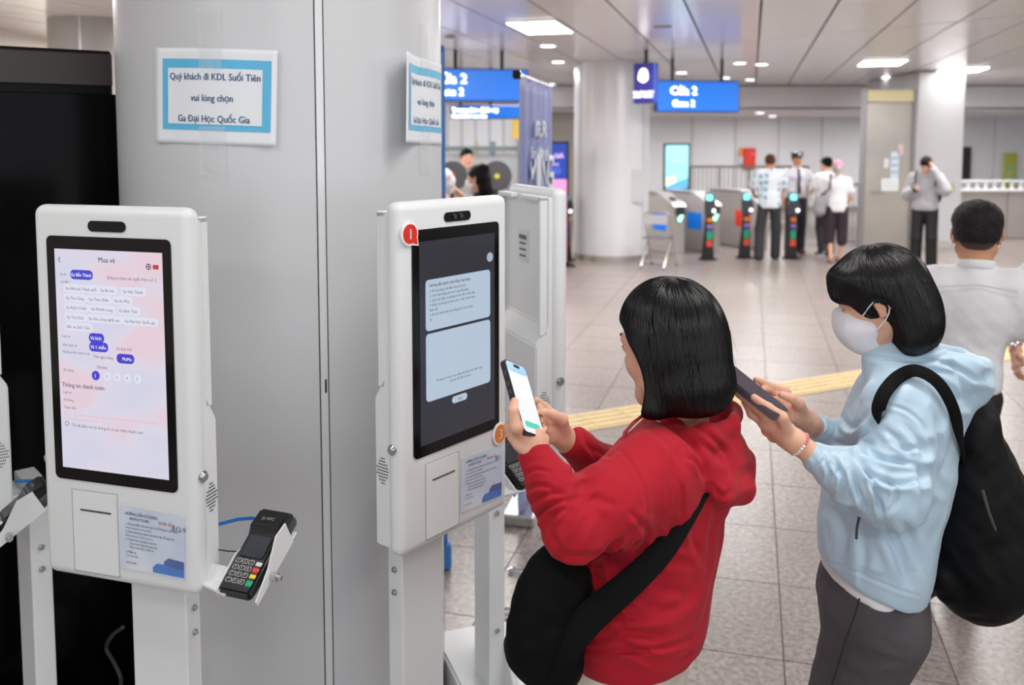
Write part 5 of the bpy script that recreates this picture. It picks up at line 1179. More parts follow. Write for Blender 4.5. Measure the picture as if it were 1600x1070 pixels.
g.cone(neck2+V3(0, 0, -.03), neck2+V3(-.03, 0, .03), .085, .068, .03); g.cone(neck2+V3(-.03, 0, .0), npv(A3(1384, 566, Y=1.95)), .07, .05, .04)
hc2 = npv(A3(1468, 578, Y=1.99))
g.ell(hc2+V3(-.01, 0, -.005), (.085, .12, .045), B2.R, .03).ell(hc2+V3(.045, 0, -.035), (.055, .085, .05), B2.R, .03)
g.cone(npv(A3(1485, 628, Y=1.93)), npv(A3(1530, 600, Y=1.92)), .03, .010, .06); g.cone(npv(A3(1475, 585, Y=1.90)), npv(A3(1528, 596, Y=1.91)), .026, .010, .06)
g.chain([neck2+V3(-.08, -.06, -.01), neck2+V3(-.0, -.1, .015), hc2+V3(.02, -.1, .03), hc2+V3(.075, -.04, .015), hc2+V3(.07, .05, .015), hc2+V3(0, .1, .03), neck2+V3(-.06, .09, .0)], [.02, .024, .026, .022, .022, .024, .02], .012)
g.ell(hc2+V3(-.0, 0, .04), (.062, .085, .032), B2.R, .015, 's')
g.cone(neck2+V3(-.05, 0, .07), neck2+V3(-.03, 0, -.0), .056, .046, .012, 's')
g.fold(hc2+V3(.02, -.08, -.02), .14, (.6, .2, .8), .055, .012, .3, 1.5); g.fold(neck2+V3(-.05, -.08, -.03), .09, (.2, 0, 1), .035, .008, 1.1, 1.2)
g.fold(e2L*.7+s2L*.3, .16, (.45, 0, 1), .06, .014, 1.8, 1.5); g.fold(e2L*.55+w2L*.45, .14, unit(w2L-e2L)+V3(0, 0, .6), .045, .013, .4, 1.5)
g.fold(w2L, .05, unit(w2L-e2L)+V3(0, 0, -.9), .014, .004, 0, .6); g.fold(npv(A3(1320, 715, Y=1.82)), .17, (1, 0, .6), .07, .013, 2.0, 1.5)
g.fold(npv(A3(1425, 800, Y=1.82)), .17, (1, .1, .35), .08, .010, .6, 1.4); g.fold(npv(A3(1345, 860, Y=1.82)), .2, (1, 0, .2), .09, .009, .2, 1.4)
g.fold(s2L+V3(.02, -.05, -.03), .14, (.9, 0, -.5), .06, .011, 1.0, 1.4); g.fold(w2R, .07, unit(w2R-e2R), .018, .005, 0, 1); g.fold(e2R*.5+w2R*.5, .09, unit(w2R-e2R), .035, .009, 1, 1.3)
pz = npv(A3(1283, 880, Y=1.9)); pzb = npv(A3(1440, 938, Y=1.9)); dv = pzb-pz; nn = V3(dv[2], 0, -dv[0]); g.plane(pz, nn if nn[2] < 0 else -nn, .01)
g.noise(.0016, .14, 12)
g.plane(w2L+unit(w2L-e2L)*.01, w2L-e2L, .004) if False else None
jm = creases(g.mesh(.0035), [
    ([(1372, 630), (1413, 640), (1440, 663), (1452, 695)], 3, .004), ([(1342, 716), (1360, 745), (1372, 780), (1378, 803)], 4, .011), ([(1300, 722), (1318, 745), (1312, 772)], 4, .009), ([(1344, 702), (1384, 718), (1430, 724)], 4.5, .010),
    ([(1350, 735), (1391, 755), (1434, 752)], 4.5, .010), ([(1384, 745), (1400, 772), (1392, 800)], 4, .007), ([(1330, 735), (1340, 765), (1352, 795)], 4, .008), ([(1288, 718), (1296, 740), (1290, 756)], 3, .005), ([(1300, 712), (1310, 728), (1306, 745)], 3, .005),
    ([(1436, 727), (1444, 775), (1437, 835)], 6, .008), ([(1308, 640), (1330, 668), (1357, 645)], 5, .008), ([(1320, 700), (1355, 672), (1382, 640)], 6, .009), ([(1300, 690), (1330, 695), (1360, 690)], 5, .006), ([(1356, 556), (1405, 562), (1452, 562), (1490, 550)], 4, .006),
    ([(1376, 568), (1425, 578), (1478, 600), (1496, 625)], 4, .008), ([(1440, 560), (1490, 572), (1530, 598)], 4, .008), ([(1480, 560), (1500, 590), (1505, 622)], 4, .006), ([(1410, 660), (1435, 690), (1445, 715)], 5, .006), ([(1380, 668), (1405, 690), (1425, 720)], 5, .006),
    ([(1300, 790), (1320, 830), (1318, 870)], 8, .006), ([(1380, 820), (1400, 860), (1420, 910)], 8, .008), ([(1410, 815), (1428, 850), (1440, 890)], 7, .007), ([(1345, 830), (1350, 870), (1345, 900)], 8, .005), ([(1392, 690), (1412, 700), (1438, 700)], 4, .006),
    ([(1282, 700), (1288, 715), (1280, 728)], 2.6, .004), ([(1460, 640), (1470, 700), (1462, 760)], 6, .006), ([(1282, 872), (1340, 895), (1400, 920), (1440, 932)], 2.5, .002)])
fobj('jacket', [jm], jk, root2)
gs = Field(); gs.ell(pe2+V3(-.005, 0, .0), (.106, .165, .10), B2.R, .03); pz2 = pz+V3(0, 0, -.022); gs.plane(pz2, nn if nn[2] < 0 else -nn, .006); fobj('undershirt', [gs.mesh(.006)], mat('white_shirt', rgb(222, 222, 224), .7), root2)
zp = MB(); zp.tube([Vector(npv(A3(x_, y_, Y=Y_)))-root2.location for x_, y_, Y_ in ((1343, 806, 1.782), (1339, 825, 1.778), (1338, 842, 1.776))], .0028, 6); zp.build('pocket_zip', darkg, root2, True)
# jeans
gt = Field(); hL = V3(pe2[0]+.0, pe2[1], pe2[2]-.07)+L2(0, .085); hR = V3(pe2[0]+.0, pe2[1], pe2[2]-.07)+L2(0, -.085)
gt.ell(V3(pe2[0]+.005, pe2[1], pe2[2]-.03), (.112, .16, .13), B2.R, .03); gt.ell(V3(pe2[0]+.04, pe2[1], pe2[2]-.08), (.085, .14, .10), B2.R, .04)
kL, aL = V3(hL[0]-.10, hL[1], .47), V3(hL[0]-.09, hL[1], .08); kR, aR = V3(hR[0]+.0, hR[1]-.02, .47), V3(hR[0]+.07, hR[1], .08)
gt.chain([hL, kL, aL], [.105, .07, .055], .04).chain([hR, kR, aR], [.105, .07, .055], .03)
gt.fold(V3(hL[0]-.02, hL[1]-.08, hL[2]-.05), .13, (.3, 0, 1), .05, .005, .3, 1.5); gt.noise(.002, .1, 3)
fobj('jeans', [gt.mesh(.007)], jeans, root2)
m = MB(); yy = lambda p, r: Vector(npv(p)+V3(0, -r, 0))-root2.location
m.tube([yy(A3(1343, 935, Y=1.785), 0), yy(A3(1336, 960, Y=1.778), 0), yy(A3(1318, 1010, Y=1.775), 0), yy(A3(1300, 1070, Y=1.782), 0), yy(A3(1290, 1110, Y=1.79), 0)], .0022, 5); m.build('side_seam', mat('denim_seam', rgb(34, 32, 36), .8), root2, True)
m = MB()
pk = [A3(1402, 932, Y=1.80), A3(1403, 944, Y=1.797), A3(1420, 956, Y=1.80), A3(1436, 944, Y=1.83)]; m.tube([Vector(p)-root2.location for p in pk], .0016, 5); m.build('pocket_stitching', mat('stitch', rgb(140, 136, 140), .8), root2, True)
for a_ in (aL, aR):
    b0 = V3(a_[0], a_[1], 0); gs = Field(); gs.chain([b0+L2(-.03, 0, .045), b0+L2(.06, 0, .042), b0+L2(.15, 0, .034)], [.042, .042, .032], .02).plane((0, 0, .003), (0, 0, -1), .004); fobj('shoe', [gs.mesh(.006)], mat('shoe_dark', rgb(50, 50, 54), .6), root2)
# phone and hands
P2C = npv(A3(1175, 612, Y=1.80)); ph2, w2, a2, n2 = phone(P2C, (-.66, .54, .50), (.45, -.30, .84), 'dark phone held by the woman in the light blue jacket', mat('phone_dark', rgb(104, 96, 104), .3, .5), None, screen=mat('phone_screen_reflection', rgb(60, 54, 68), .12), L=.150, W=.072, T=.013)  # screen and case colours lightened to hold purple-grey reflections
w2, a2, n2 = npv(w2), npv(a2), npv(n2); q2 = lambda w_, a_, n_: P2C+w2*w_+a2*a_+n2*n_
MB().box((-.02, .062, .0), (.022, .02, .0155), .004, 2).build('camera_bump', black, ph2)
gl = Field(); nl = []; W2 = npv(A3(1243, 690, Y=1.785))
hand(gl, W2, [npv(A3(1196, 650, Y=1.785)), npv(A3(1194, 661, Y=1.797)), npv(A3(1199, 672, Y=1.812)), npv(A3(1208, 682, Y=1.825))],
     [q2(-.018, .03, -.015), q2(.012, .012, -.016), q2(.028, -.006, -.014), q2(.034, -.026, -.012)], (npv(A3(1222, 652, Y=1.755)), q2(-.036, -.018, .008)), (-.55, -.35, -.75), .96, arm=npv(A3(1300, 733, Y=1.78)), nails=nl)
glm = gl.mesh(.0021)
gr = Field(); nr = []; W3 = npv(A3(1264, 660, Y=1.965))
hand(gr, W3, [npv(A3(1226, 612, Y=1.93)), npv(A3(1222, 624, Y=1.915)), npv(A3(1226, 638, Y=1.905)), npv(A3(1236, 652, Y=1.90))],
     [npv(A3(1181, 593, Y=1.90)), npv(A3(1190, 613, Y=1.885)), npv(A3(1203, 628, Y=1.865)), npv(A3(1226, 645, Y=1.86))], (npv(A3(1248, 630, Y=1.885)), npv(A3(1221, 617, Y=1.865))), (-.1, .8, .6), .98, arm=npv(A3(1300, 685, Y=2.02)), nails=nr)
grm = gr.mesh(.0021)
gH = Field(); head_prims(gH, hd2, True, neck2+V3(0, 0, -.03)); gHm = gH.mesh(.0028)
gT = Field(); gT.ell(ch2, (.09, .14, .2), B2.R, .05).ell(pe2, (.08, .13, .12), B2.R, .05).ell(wa2, (.08, .13, .15), B2.R, .08).cone(neck2+V3(0, 0, -.04), ch2, .05, .07, .04)
gT.chain([ch2+V3(0, 0, .05), s2L, e2L, npv(A3(1300, 733, Y=1.78))], [.06, .045, .036, .026], .03).chain([ch2+V3(0, 0, .05), s2R, e2R, w2R], [.06, .045, .036, .022], .03)
gT.chain([hL, kL, aL], [.07, .05, .035], .03).chain([hR, kR, aR], [.07, .05, .035], .03)
fobj('body', [paint(gHm, face_paint(hd2)), paint(glm, [(2, nail_test(nl, .0045))]), paint(grm, [(2, nail_test(nr, .0045))]), gT.mesh(.012)], [skin, lipm, nailm], root2)
face_extras(hd2, root2)
# bracelet
m = MB(); bc = npv(A3(1249, 694, Y=1.785)); ax_ = unit(npv(A3(1300, 733, Y=1.78))-bc); e1 = unit(np.cross(ax_, V3(0, 1, 0))); e2 = np.cross(ax_, e1)
for k in range(22): a = 2*PI*k/22; m.sph(tuple(bc-npv(root2.location)+(e1*cos(a)+e2*sin(a))*.0245), .0038, 8, mi=1 if 4 < k < 12 else 0)
o = m.build('bracelet', [mat('bead_pink', rgb(214, 130, 135), .3), mat('bead_pearl', rgb(235, 222, 205), .25)], root2, True); tag(o, kind='stuff')
# mask
def fmask(h, root, mt):
    g = Field(); E = lambda f, l, u, r, k=.02, op='u': g.ell(h.p(f, l, u), np.array(r)*h.s, h.R, k, op)
    E(.066, 0, -.045, (.052, .060, .062), .02); E(.094, 0, -.03, (.028, .026, .046), .04); E(.05, 0, -.085, (.045, .048, .034), .03); g.cone(h.p(.034, .058, -.05), h.p(.075, .03, -.04), .012, .03, .03); g.cone(h.p(.034, -.058, -.05), h.p(.075, -.03, -.04), .012, .03, .03)
    g.ell(h.p(.0, 0, -.05), (.026, .09, .1), h.R, .01, 's'); g.plane(h.p(.075, 0, .010), h.R[2]*1+h.R[0]*-.55, .02)
    P = g.mesh(.003); fobj('face_mask', [P], mt, root, h)
    for l in (-1, 1):
        M4 = h.mat4(root.location)
        MB().tube([(.045, l*.069, -.012), (.025, l*.078, .004), (.004, l*.084, .018), (-.014, l*.086, .014), (-.022, l*.084, -.004)], .0017, 6, M=M4).tube([(.045, l*.068, -.062), (.022, l*.076, -.05), (0, l*.082, -.036), (-.014, l*.084, -.022), (-.022, l*.084, -.004)], .0017, 6, M=M4).build('ear_loop', mt, root, True)
maskw = mat('mask_white', rgb(232, 231, 236), .7, bump=(90, .1, .001))
fmask(hd2, root2, maskw)
# hair: side parted, tucked behind the near ear
g = Field(); h = hd2; E = lambda f, l, u, r, k=.03, op='u': g.ell(h.p(f, l, u), np.array(r)*h.s, h.R, k, op)
E(-.006, 0, .045, (.108, .090, .096)); E(-.045, 0, -.01, (.075, .088, .10), .05); E(-.070, .0, -.055, (.05, .088, .062), .04); E(-.042, .012, -.105, (.045, .078, .04), .05)
g.cone(h.p(.05, .058, .075), h.p(.078, .062, .045), .026, .012, .03); g.cone(h.p(.07, .03, .085), h.p(.092, .05, .045), .022, .008, .03); g.cone(h.p(.0, -.06, .0), h.p(.045, -.068, -.06), .03, .02, .03)
g.ell(h.p(.120, .0, -.035), np.array((.085, .095, .105))*h.s, h.R, .014, 's')
g.ell(h.p(.008, .102, -.018), np.array((.034, .034, .038))*h.s, h.R, .012, 's'); g.ell(h.p(.04, .09, -.09), np.array((.055, .05, .06))*h.s, h.R, .02, 's')

hb2 = g.mesh(.003)
fobj('hair', [hb2], hair_mat('hair_soft_black', rgb(20, 17, 18), .36, 20), root2, h)
locks(hb2, h, root2, 3600, lock_m, seed=5)
strands(hb2, h, root2, 200, hair_black, .03, .08, lambda q: (q[:, 2] < -.0), seed=8)
# backpack
bp_ = empty('backpack', (1.02, 2.0, 0), 0, 'big black backpack worn by the woman in the light blue jacket', 'backpack')
g = Field(); Rk = Frame((0, 0, 0), 95, -4).R
g.ell(npv(A3(1522, 815, Y=1.99)), (.10, .15, .20), Rk, .05).ell(npv(A3(1498, 730, Y=1.99)), (.07, .13, .19), Rk, .06).ell(npv(A3(1530, 880, Y=1.99)), (.092, .15, .115), Rk, .06)
g.ell(npv(A3(1562, 858, Y=1.97)), (.05, .12, .10), Rk, .03); g.ell(npv(A3(1492, 665, Y=1.99)), (.05, .11, .10), Rk, .04); g.cone(npv(A3(1470, 900, Y=1.95)), npv(A3(1530, 945, Y=1.96)), .035, .03, .04)
g.fold(npv(A3(1510, 850, Y=1.86)), .2, (.8, 0, .5), .09, .007, .6, 1.6); g.noise(.003, .1, 7); g.plane(npv(A3(1522, 966, Y=1.99)), (.15, 0, -1), .03)
fobj('pack_body', [g.mesh(.006)], mat('pack_black', rgb(10, 10, 13), .6, spec=.2, bump=(150, .25, .001)), bp_)
for nm, pts_, wd_ in (('shoulder_strap', [(1378, 668, 1.82), (1373, 648, 1.78), (1374, 632, 1.775), (1384, 610, 1.785), (1405, 588, 1.81), (1432, 579, 1.80), (1464, 596, 1.79), (1487, 632, 1.79), (1500, 680, 1.82), (1508, 725, 1.90)], .0145),
                      ('shoulder_strap', [(1410, 620, 2.22), (1430, 600, 2.2), (1460, 605, 2.17), (1490, 640, 2.12), (1500, 690, 2.1)], .024),
                      ('side_strap', [(1413, 768, 1.81), (1424, 800, 1.815), (1436, 838, 1.83), (1452, 870, 1.86)], .013)):
    m = MB(); sp = spline([A3(*p[:2], Y=p[2]) for p in pts_]); m.tube([p-bp_.location for p in sp], wd_, 10, flat=.2, up=(0, -1, .25) if nm[0] == 's' and nm[1] == 'i' else (-.1, -.75, .6)); m.build(nm, blackcloth, bp_, True)
m = MB(); m.box(tuple(Vector(A3(1437, 842, Y=1.815))-bp_.location), (.045, .008, .012), .003, 2); m.build('buckle', mat('buckle_grey', rgb(150, 160, 168), .3), bp_)
m = MB(); m.tube([Vector(A3(x_, y_, Y=Y_))-bp_.location for x_, y_, Y_ in ((1535, 765, 1.86), (1545, 800, 1.85), (1560, 840, 1.85), (1566, 880, 1.86))], .004, 6); m.tube([Vector(A3(x_, y_, Y=Y_))-bp_.location for x_, y_, Y_ in ((1552, 752, 1.88), (1540, 780, 1.86))], .003, 6); m.build('zip', mat('zip_grey', rgb(60, 60, 64), .35), bp_, True)
# ============ everyone farther away
def person(label, X, Y, yaw, H=1.68, pose=None, outfit=None, h=.011, hh=.0045, hpitch=0, hyaw=0, male=True, skn=skin, lean=0):
    """pose: joints as (forward, left, up) for a 1.70 m figure; outfit: dict of garment materials"""
    s = H/1.70; B = Frame((X, Y, 0), yaw, 0, sc=s); po = dict(hipL=(0, .09, .90), hipR=(0, -.09, .90), kneeL=(.02, .10, .49), kneeR=(.02, -.10, .49), ankL=(-.01, .11, .09), ankR=(-.01, -.11, .09),
        pel=(0, 0, .95), wst=(0, 0, 1.08), cst=(0, 0, 1.28), shL=(0, .165, 1.375), shR=(0, -.165, 1.375), elL=(-.02, .23, 1.14), elR=(-.02, -.23, 1.14), wrL=(.06, .23, .91), wrR=(.06, -.23, .91), nk=(0, 0, 1.47), hd=(.02, 0, 1.585))
    po.update(pose or {}); J = {k: B.p(*v) for k, v in po.items()}; of = outfit
    root = empty('person', (X, Y, 0), 0, label, 'person'); bw = 1.0 if male else .9
    hd_ = Frame(J['hd'], yaw+hyaw, hpitch, sc=s*of.get('headscale', 1))
    # body
    gT = Field()
    gT.ell(J['cst'], np.array((.085, .14*bw, .17))*s, B.R, .05).ell(J['pel'], np.array((.085, .135, .12))*s, B.R, .05).ell(J['wst'], np.array((.08, .125, .13))*s, B.R, .06).cone(J['nk'], J['cst'], .045*s, .06*s, .03)
    parts = []
    for q in 'LR':
        gT.chain([J['cst']*.5+J['sh'+q]*.5, J['sh'+q], J['el'+q], J['wr'+q]], [.05*s, .043*s, .035*s, .024*s], .02)
        gT.chain([J['hip'+q], J['knee'+q], J['ank'+q]], [.07*s, .047*s, .034*s], .02)
    parts.append(gT.mesh(h))
    gH = Field(); head_prims(gH, hd_, True, J['nk'], male); parts.append(paint(gH.mesh(hh), face_paint(hd_)))
    for q in 'LR':
        W = J['wr'+q]; E_ = J['el'+q]; d = unit(W-E_); td = of.get('hand'+q); d = unit(B.p(*td)-B.o) if td else d
        side = unit(np.cross(d, B.R[1])) if abs(d@B.R[1]) < .8 else unit(np.cross(d, B.R[2]))
        if q == 'R': pass
        K = W+d*.085*s; back = np.cross(d, side)*(1 if q == 'L' else -1)
        if back@B.R[1]*(1 if q == 'L' else -1) < 0: back = -back
        kn = [K+side*((1.5-i)*.019*s) for i in range(4)]; tips = [k+d*(.058-.004*abs(i-1))*s-back*.03*s for i, k in enumerate(kn)]
        gg = Field(); hand(gg, W, kn, tips, (W+d*.035*s+side*.032*s, W+d*.085*s+side*.042*s-back*.012*s), back, s, arm=W-d*.05*s); parts.append(gg.mesh(max(.0032, h*.36)))
    fobj('body', parts, [skn, lipm], root)
    face_extras(hd_, root) if of.get('face') else None
    # top
    if of.get('top'):
        g = Field(); th = of.get('thick', .022)*s; hem = B.p(0, 0, of.get('hem', .88))[2]
        g.ell(J['cst'], np.array((.10, .16*bw, .17))*s+th*.6, B.R, .05).ell(J['wst'], np.array((.10, .145*bw, .15))*s*of.get('slim', 1)+th*.6, B.R, .06).ell(J['pel']+V3(0, 0, .02), np.array((.10, .148, .15))*s*of.get('slim', 1)+th*.6, B.R, .06)
        g.ell(J['pel']*V3(1, 1, 0)+V3(0, 0, hem+.035*s), np.array((.10, .148, .11))*s*of.get('slim', 1)+th*.6, B.R, .05)
        g.cone(J['cst']+V3(0, 0, .08*s), J['nk']+V3(0, 0, -.005), .09*s, .058*s, .04)
        for q in 'LR':
            a, b, c = J['sh'+q], J['el'+q], J['wr'+q]
            if of.get('sleeve', 'short') == 'short': g.cone(a, a*.35+b*.65, .046*s+th, .052*s+th, .08)
            else: g.chain([a, b, c], [.048*s+th, .045*s+th, .032*s+th*.6], .05)
            g.fold(b, .14*s, unit(b-a), .04*s, .006*s, 1.1, 1.3)
        g.fold(J['wst'], .22*s, (0.5, .2, 1), .09*s, .006*s, .6, 1.4); g.noise(.002*s, .14*s, int(X*7) % 50)
        if of.get('hood'): g.ell(J['nk']-B.R[0]*.06*s+V3(0, 0, -.02), np.array((.06, .11, .06))*s, B.R, .03)
        g.plane((0, 0, hem), (0, 0, -1), .01); g.cone(J['nk']+V3(0, 0, .05), J['nk']+V3(0, 0, -.02), .050*s, .046*s, .01, 's')
        fobj(of.get('topname', 'shirt'), [g.mesh(h*.8)], of['top'], root)
        if of.get('collar'):
            gc = Field(); nb = J['nk']
            for a0 in range(20):
                a, b = 2*PI*a0/20, 2*PI*(a0+1)/20; f = lambda t: nb+B.R[0]*cos(t)*.058*s+B.R[1]*sin(t)*.062*s+V3(0, 0, .012-.012*cos(t))*s
                gc.cone(f(a), f(b), .011*s, k=.008); gc.cone(f(a)+V3(0, 0, -.016*s), f(b)+V3(0, 0, -.016*s), .014*s, k=.008)
            fobj('collar', [gc.mesh(min(h, .006))], of['collar'], root)
    if of.get('legs'):
        g = Field(); th = .016*s; fl = of.get('flare', 1.0)
        g.ell(J['pel']+V3(0, 0, -.03*s), np.array((.098, .15, .12))*s*of.get('slim', 1)+.004, B.R, .04)
        for q in 'LR':
            a, b, c = J['hip'+q], J['knee'+q], J['ank'+q]
            if of.get('short'): g.chain([a, b+(a-b)*of['short']], [.088*s+th*.5, .07*s+th], .03)
            else: g.chain([a, b, c+V3(0, 0, -.03*s)], [.086*s+th*.5, .058*s+th*fl, .044*s+th*1.4*fl], .02)
            g.fold(b, .16*s, (0.2, .2, 1), .05*s, .006*s, .2, 1.3); g.fold(c, .12*s, (0, .2, 1), .04*s, .006*s, .9, 1.3)
        if of.get('legtop'): g.plane((0, 0, of['legtop']), (0, 0, 1), .01)
        fobj('trousers', [g.mesh(h*.8)], of['legs'], root)
    for q in 'LR':
        a = J['ank'+q]; b0 = a+V3(0, 0, -.05*s); fd = B.R[0]; lift = max(0, a[2]-.09*s); tl = V3(0, 0, -1)*min(lift, .1)*.8
        g = Field(); g.chain([b0-fd*.03*s, b0+fd*.06*s+tl*.4, b0+fd*.15*s+tl], [.042*s, .040*s, .030*s], .02)
        if lift < .02: g.plane((0, 0, .003), (0, 0, -1), .004)
        fobj('shoe', [g.mesh(.008)], of.get('shoes', blackcloth), root)
    if of.get('hair') is not None:
        g = Field(); E = lambda f, l, u, r, k=.02, op='u': g.ell(hd_.p(f, l, u), [x*hd_.s for x in r], hd_.R, k, op)
        st = of.get('style', 'short')
        E(-.010, 0, .048, (.101, .083, .086)); E(-.03, 0, .01, (.084, .079, .075), .02)
        E(.112, 0, -.03, (.085, .085, .085), .012, 's')
        if st == 'short': E(.02, 0, -.105, (.14, .13, .1), .012, 's')
        if st == 'crop': E(.03, 0, -.092, (.2, .13, .1), .012, 's'); E(-.012, 0, .062, (.099, .088, .078), .01)
        if st == 'long': E(-.062, 0, -.06, (.055, .07, .12), .04); g.cone(hd_.p(-.07, 0, -.1), hd_.p(-.09, 0, -.3), .06, .05, .04); E(-.07, 0, .1, (.045, .05, .04), .03)
        if st == 'tail': g.chain([hd_.p(-.09, 0, .03), hd_.p(-.13, 0, -.01), hd_.p(-.12, 0, -.11)], [.035, .036, .02], .02)
        g.noise(.002, .05, 3); HM = g.mesh(hh); fobj('hair', [HM], of['hair'], root, hd_)
    if of.get('cap'):
        g = Field(); E = lambda f, l, u, r, k=.02, op='u': g.ell(hd_.p(f, l, u), [x*hd_.s for x in r], hd_.R, k, op)
        E(-.008, 0, .055, (.108, .09, .085)); g.plane(hd_.p(0, 0, .045), -hd_.R[2], .006)
        if of.get('capflat'): E(-.0, 0, .110, (.112, .102, .03), .04)
        E(.10, 0, .047, (.062, .062, .008), .01)
        fobj('cap', [g.mesh(.004)], of['cap'], root, hd_)
    return root, B, J, hd_
# ---- man in the white shirt walking away
wsh = mat('white_cotton', rgb(222, 222, 226), .6, spec=.3, bump=(14, .25, .006), sss=.0); blk = mat('black_trousers', rgb(18, 17, 20), .65)
hm = hair_mat('hair_crop', rgb(18, 15, 15), .6, 60, .3, .002)
r3, B3, J3, h3 = person('man in a white shirt and black trousers seen from behind at right', (1530-800)/1400*3.5, 3.5, -25, 1.595,
    dict(elL=(.02, .24, 1.15), wrL=(.16, .20, 1.0), kneeL=(.1, .13, .5), ankL=(-.12, .15, .14), kneeR=(.12, .0, .5), ankR=(.3, .0, .09), nk=(0, 0, 1.462), pel=(0, .04, .95), wst=(0, .03, 1.08), hipL=(0, .115, .90), hipR=(0, -.03, .90), elR=(.03, -.285, 1.15), wrR=(.17, -.26, 1.30)),
    dict(top=wsh, sleeve='short', hem=.93, legs=blk, hair=hm, style='crop', collar=wsh, headscale=1.12, thick=.034, slim=.84, shoes=blackcloth), h=.0075, hh=.0035, skn=skin2)
g = Field()
for (f, l, u, r) in ((-.066, 0, -.012, (.026, .060, .036)),): g.ell(h3.p(f, l, u), np.array(r)*h3.s, h3.R, .01)
sb = g.mesh(.004); fobj('clipped_nape', [sb], scalp, r3, h3)
for l in (-1, 1): MB().tube([(.045, l*.07, -.02), (.02, l*.079, -.0), (-.004, l*.085, .016), (-.016, l*.086, .004), (-.014, l*.084, -.03), (.02, l*.076, -.05)], .0016, 6, M=h3.mat4(r3.location) ).build('ear_loop', maskw, r3, True)
g = Field(); g.ell(B3.p(0, .04, .955), (.104, .148, .03), B3.R, .01).plane(B3.p(0, 0, .975), (0, 0, 1), .004).plane(B3.p(0, 0, .945), (0, 0, -1), .004); fobj('belt', [g.mesh(.006)], black, r3)
m = MB(); m.tube([Vector(B3.p(-.128, l, 1.40-.03*abs(l)*4)-npv(r3.location)) for l in (-.15, -.08, 0, .08, .15)], .0022, 5); m.build('yoke_seam', mat('seam_white', rgb(196, 196, 202), .7), r3, True)
# ---- person passing at the right edge, only the hand and a shoe in the picture
cl = mat('pale_top', rgb(205, 212, 222), .6)
hx = A3(1596, 590, Y=3.55)
r4, B4, J4, h4 = person('passer-by mostly outside the right edge, silver watch and red cord on the wrist', 2.515, 3.92, 172, 1.62,
    dict(wrR=(.04, -.29, .99), elR=(-.08, -.27, 1.22), kneeR=(-.1, -.08, .48), ankR=(-.30, .02, .16)), dict(top=cl, sleeve='short', hem=.86, legs=blk, hair=hair_black, style='long', shoes=black), male=False, h=.009)
W_ = J4['wrR']; d_ = unit(J4['wrR']-J4['elR']); e1 = unit(np.cross(d_, V3(0, 1, 0))); e2 = np.cross(d_, e1)
MB().tube([tuple(W_-d_*.02-npv(r4.location)+(e1*cos(t*PI/10)+e2*sin(t*PI/10))*.027) for t in range(20)], .004, 6, closed=True).sph(tuple(W_-d_*.02-npv(r4.location)+unit(V3(-.6, -.8, 0))*.028), (.016, .016, .014), 12).build('watch', chrome, r4, True)
MB().tube([tuple(W_+d_*.012-npv(r4.location)+(e1*cos(t*PI/10)+e2*sin(t*PI/10))*.0255) for t in range(20)], .0022, 6, closed=True).build('red_cord', mat('cord_red', rgb(215, 50, 45), .5), r4, True)
# ---- by the gates
shp = mat('patterned_shirt', rgb(222, 230, 236), .6); n = shp.node_tree; tcn = n.nodes.new('ShaderNodeTexCoord'); mp = n.nodes.new('ShaderNodeMapping'); mp.inputs['Scale'].default_value = (11, 11, 9); br = n.nodes.new('ShaderNodeTexVoronoi'); br.distance = 'CHEBYCHEV'; br.inputs['Randomness'].default_value = .25; br.inputs['Scale'].default_value = 1
rp = n.nodes.new('ShaderNodeValToRGB'); rp.color_ramp.interpolation = 'CONSTANT'; e = rp.color_ramp.elements; e[0].color = (*rgb(120, 165, 195), 1); e[1].position = .30; e[1].color = (*rgb(226, 232, 238), 1)
n.links.new(tcn.outputs['Object'], mp.inputs[0]); n.links.new(mp.outputs[0], br.inputs['Vector']); n.links.new(br.outputs['Distance'], rp.inputs[0]); n.links.new(rp.outputs[0], n.nodes['Principled BSDF'].inputs['Base Color'])
dk = mat('charcoal_trousers', rgb(44, 46, 50), .7)
xy = lambda px, Y: (px-800)/1400*Y
person('stout man in a white and blue patterned short-sleeved shirt by the gates', xy(1203, 14.3), 14.3, -8, 1.68, dict(elL=(.08, .26, 1.14), wrL=(.25, .22, 1.05), elR=(.06, -.24, 1.14), wrR=(.24, -.16, 1.1), ankL=(-.08, .16, .09), kneeL=(.0, .14, .5), ankR=(.08, -.12, .09), kneeR=(.05, -.12, .5)),
       dict(top=shp, hem=.84, legs=dk, hair=hair_mat('hair_brown', rgb(84, 52, 38), .5, 30), thick=.045, flare=1.5, shoes=black), skn=skin2)
g5, B5, J5, h5 = person('security guard in a white shirt, dark tie and peaked cap behind a reader post', xy(1244, 15.1), 15.1, 183, 1.70, dict(elL=(.05, .30, 1.2), wrL=(.14, .44, 1.05), elR=(-.0, -.24, 1.14), wrR=(.06, -.24, .92)),
       dict(top=mat('guard_shirt', rgb(225, 222, 232), .6), hem=.95, legs=mat('guard_trousers', rgb(40, 40, 50), .7), hair=hair_black, cap=mat('cap_navy', rgb(30, 34, 46), .5), capflat=1, face=1, shoes=mat('shoe_brown', rgb(110, 60, 45), .5), collar=mat('guard_shirt2', rgb(230, 228, 236), .6)), skn=skin2)
rl = lambda B, f, l, u, r: tuple(B.p(f, l, u)-npv(r.location))
MB().tube([rl(B5, .10, 0, 1.44, g5), rl(B5, .14, 0, 1.3, g5), rl(B5, .15, 0, 1.02, g5)], [.016, .02, .03], 8, flat=.4, up=tuple(-B5.R[0])).build('tie', mat('tie_dark', rgb(28, 28, 40), .6), g5, True)
for l in (-.13, .13): MB().box(rl(B5, .0, l, 1.475, g5), (.10, .055, .012), .004, 1).build('epaulette', blackcloth, g5)
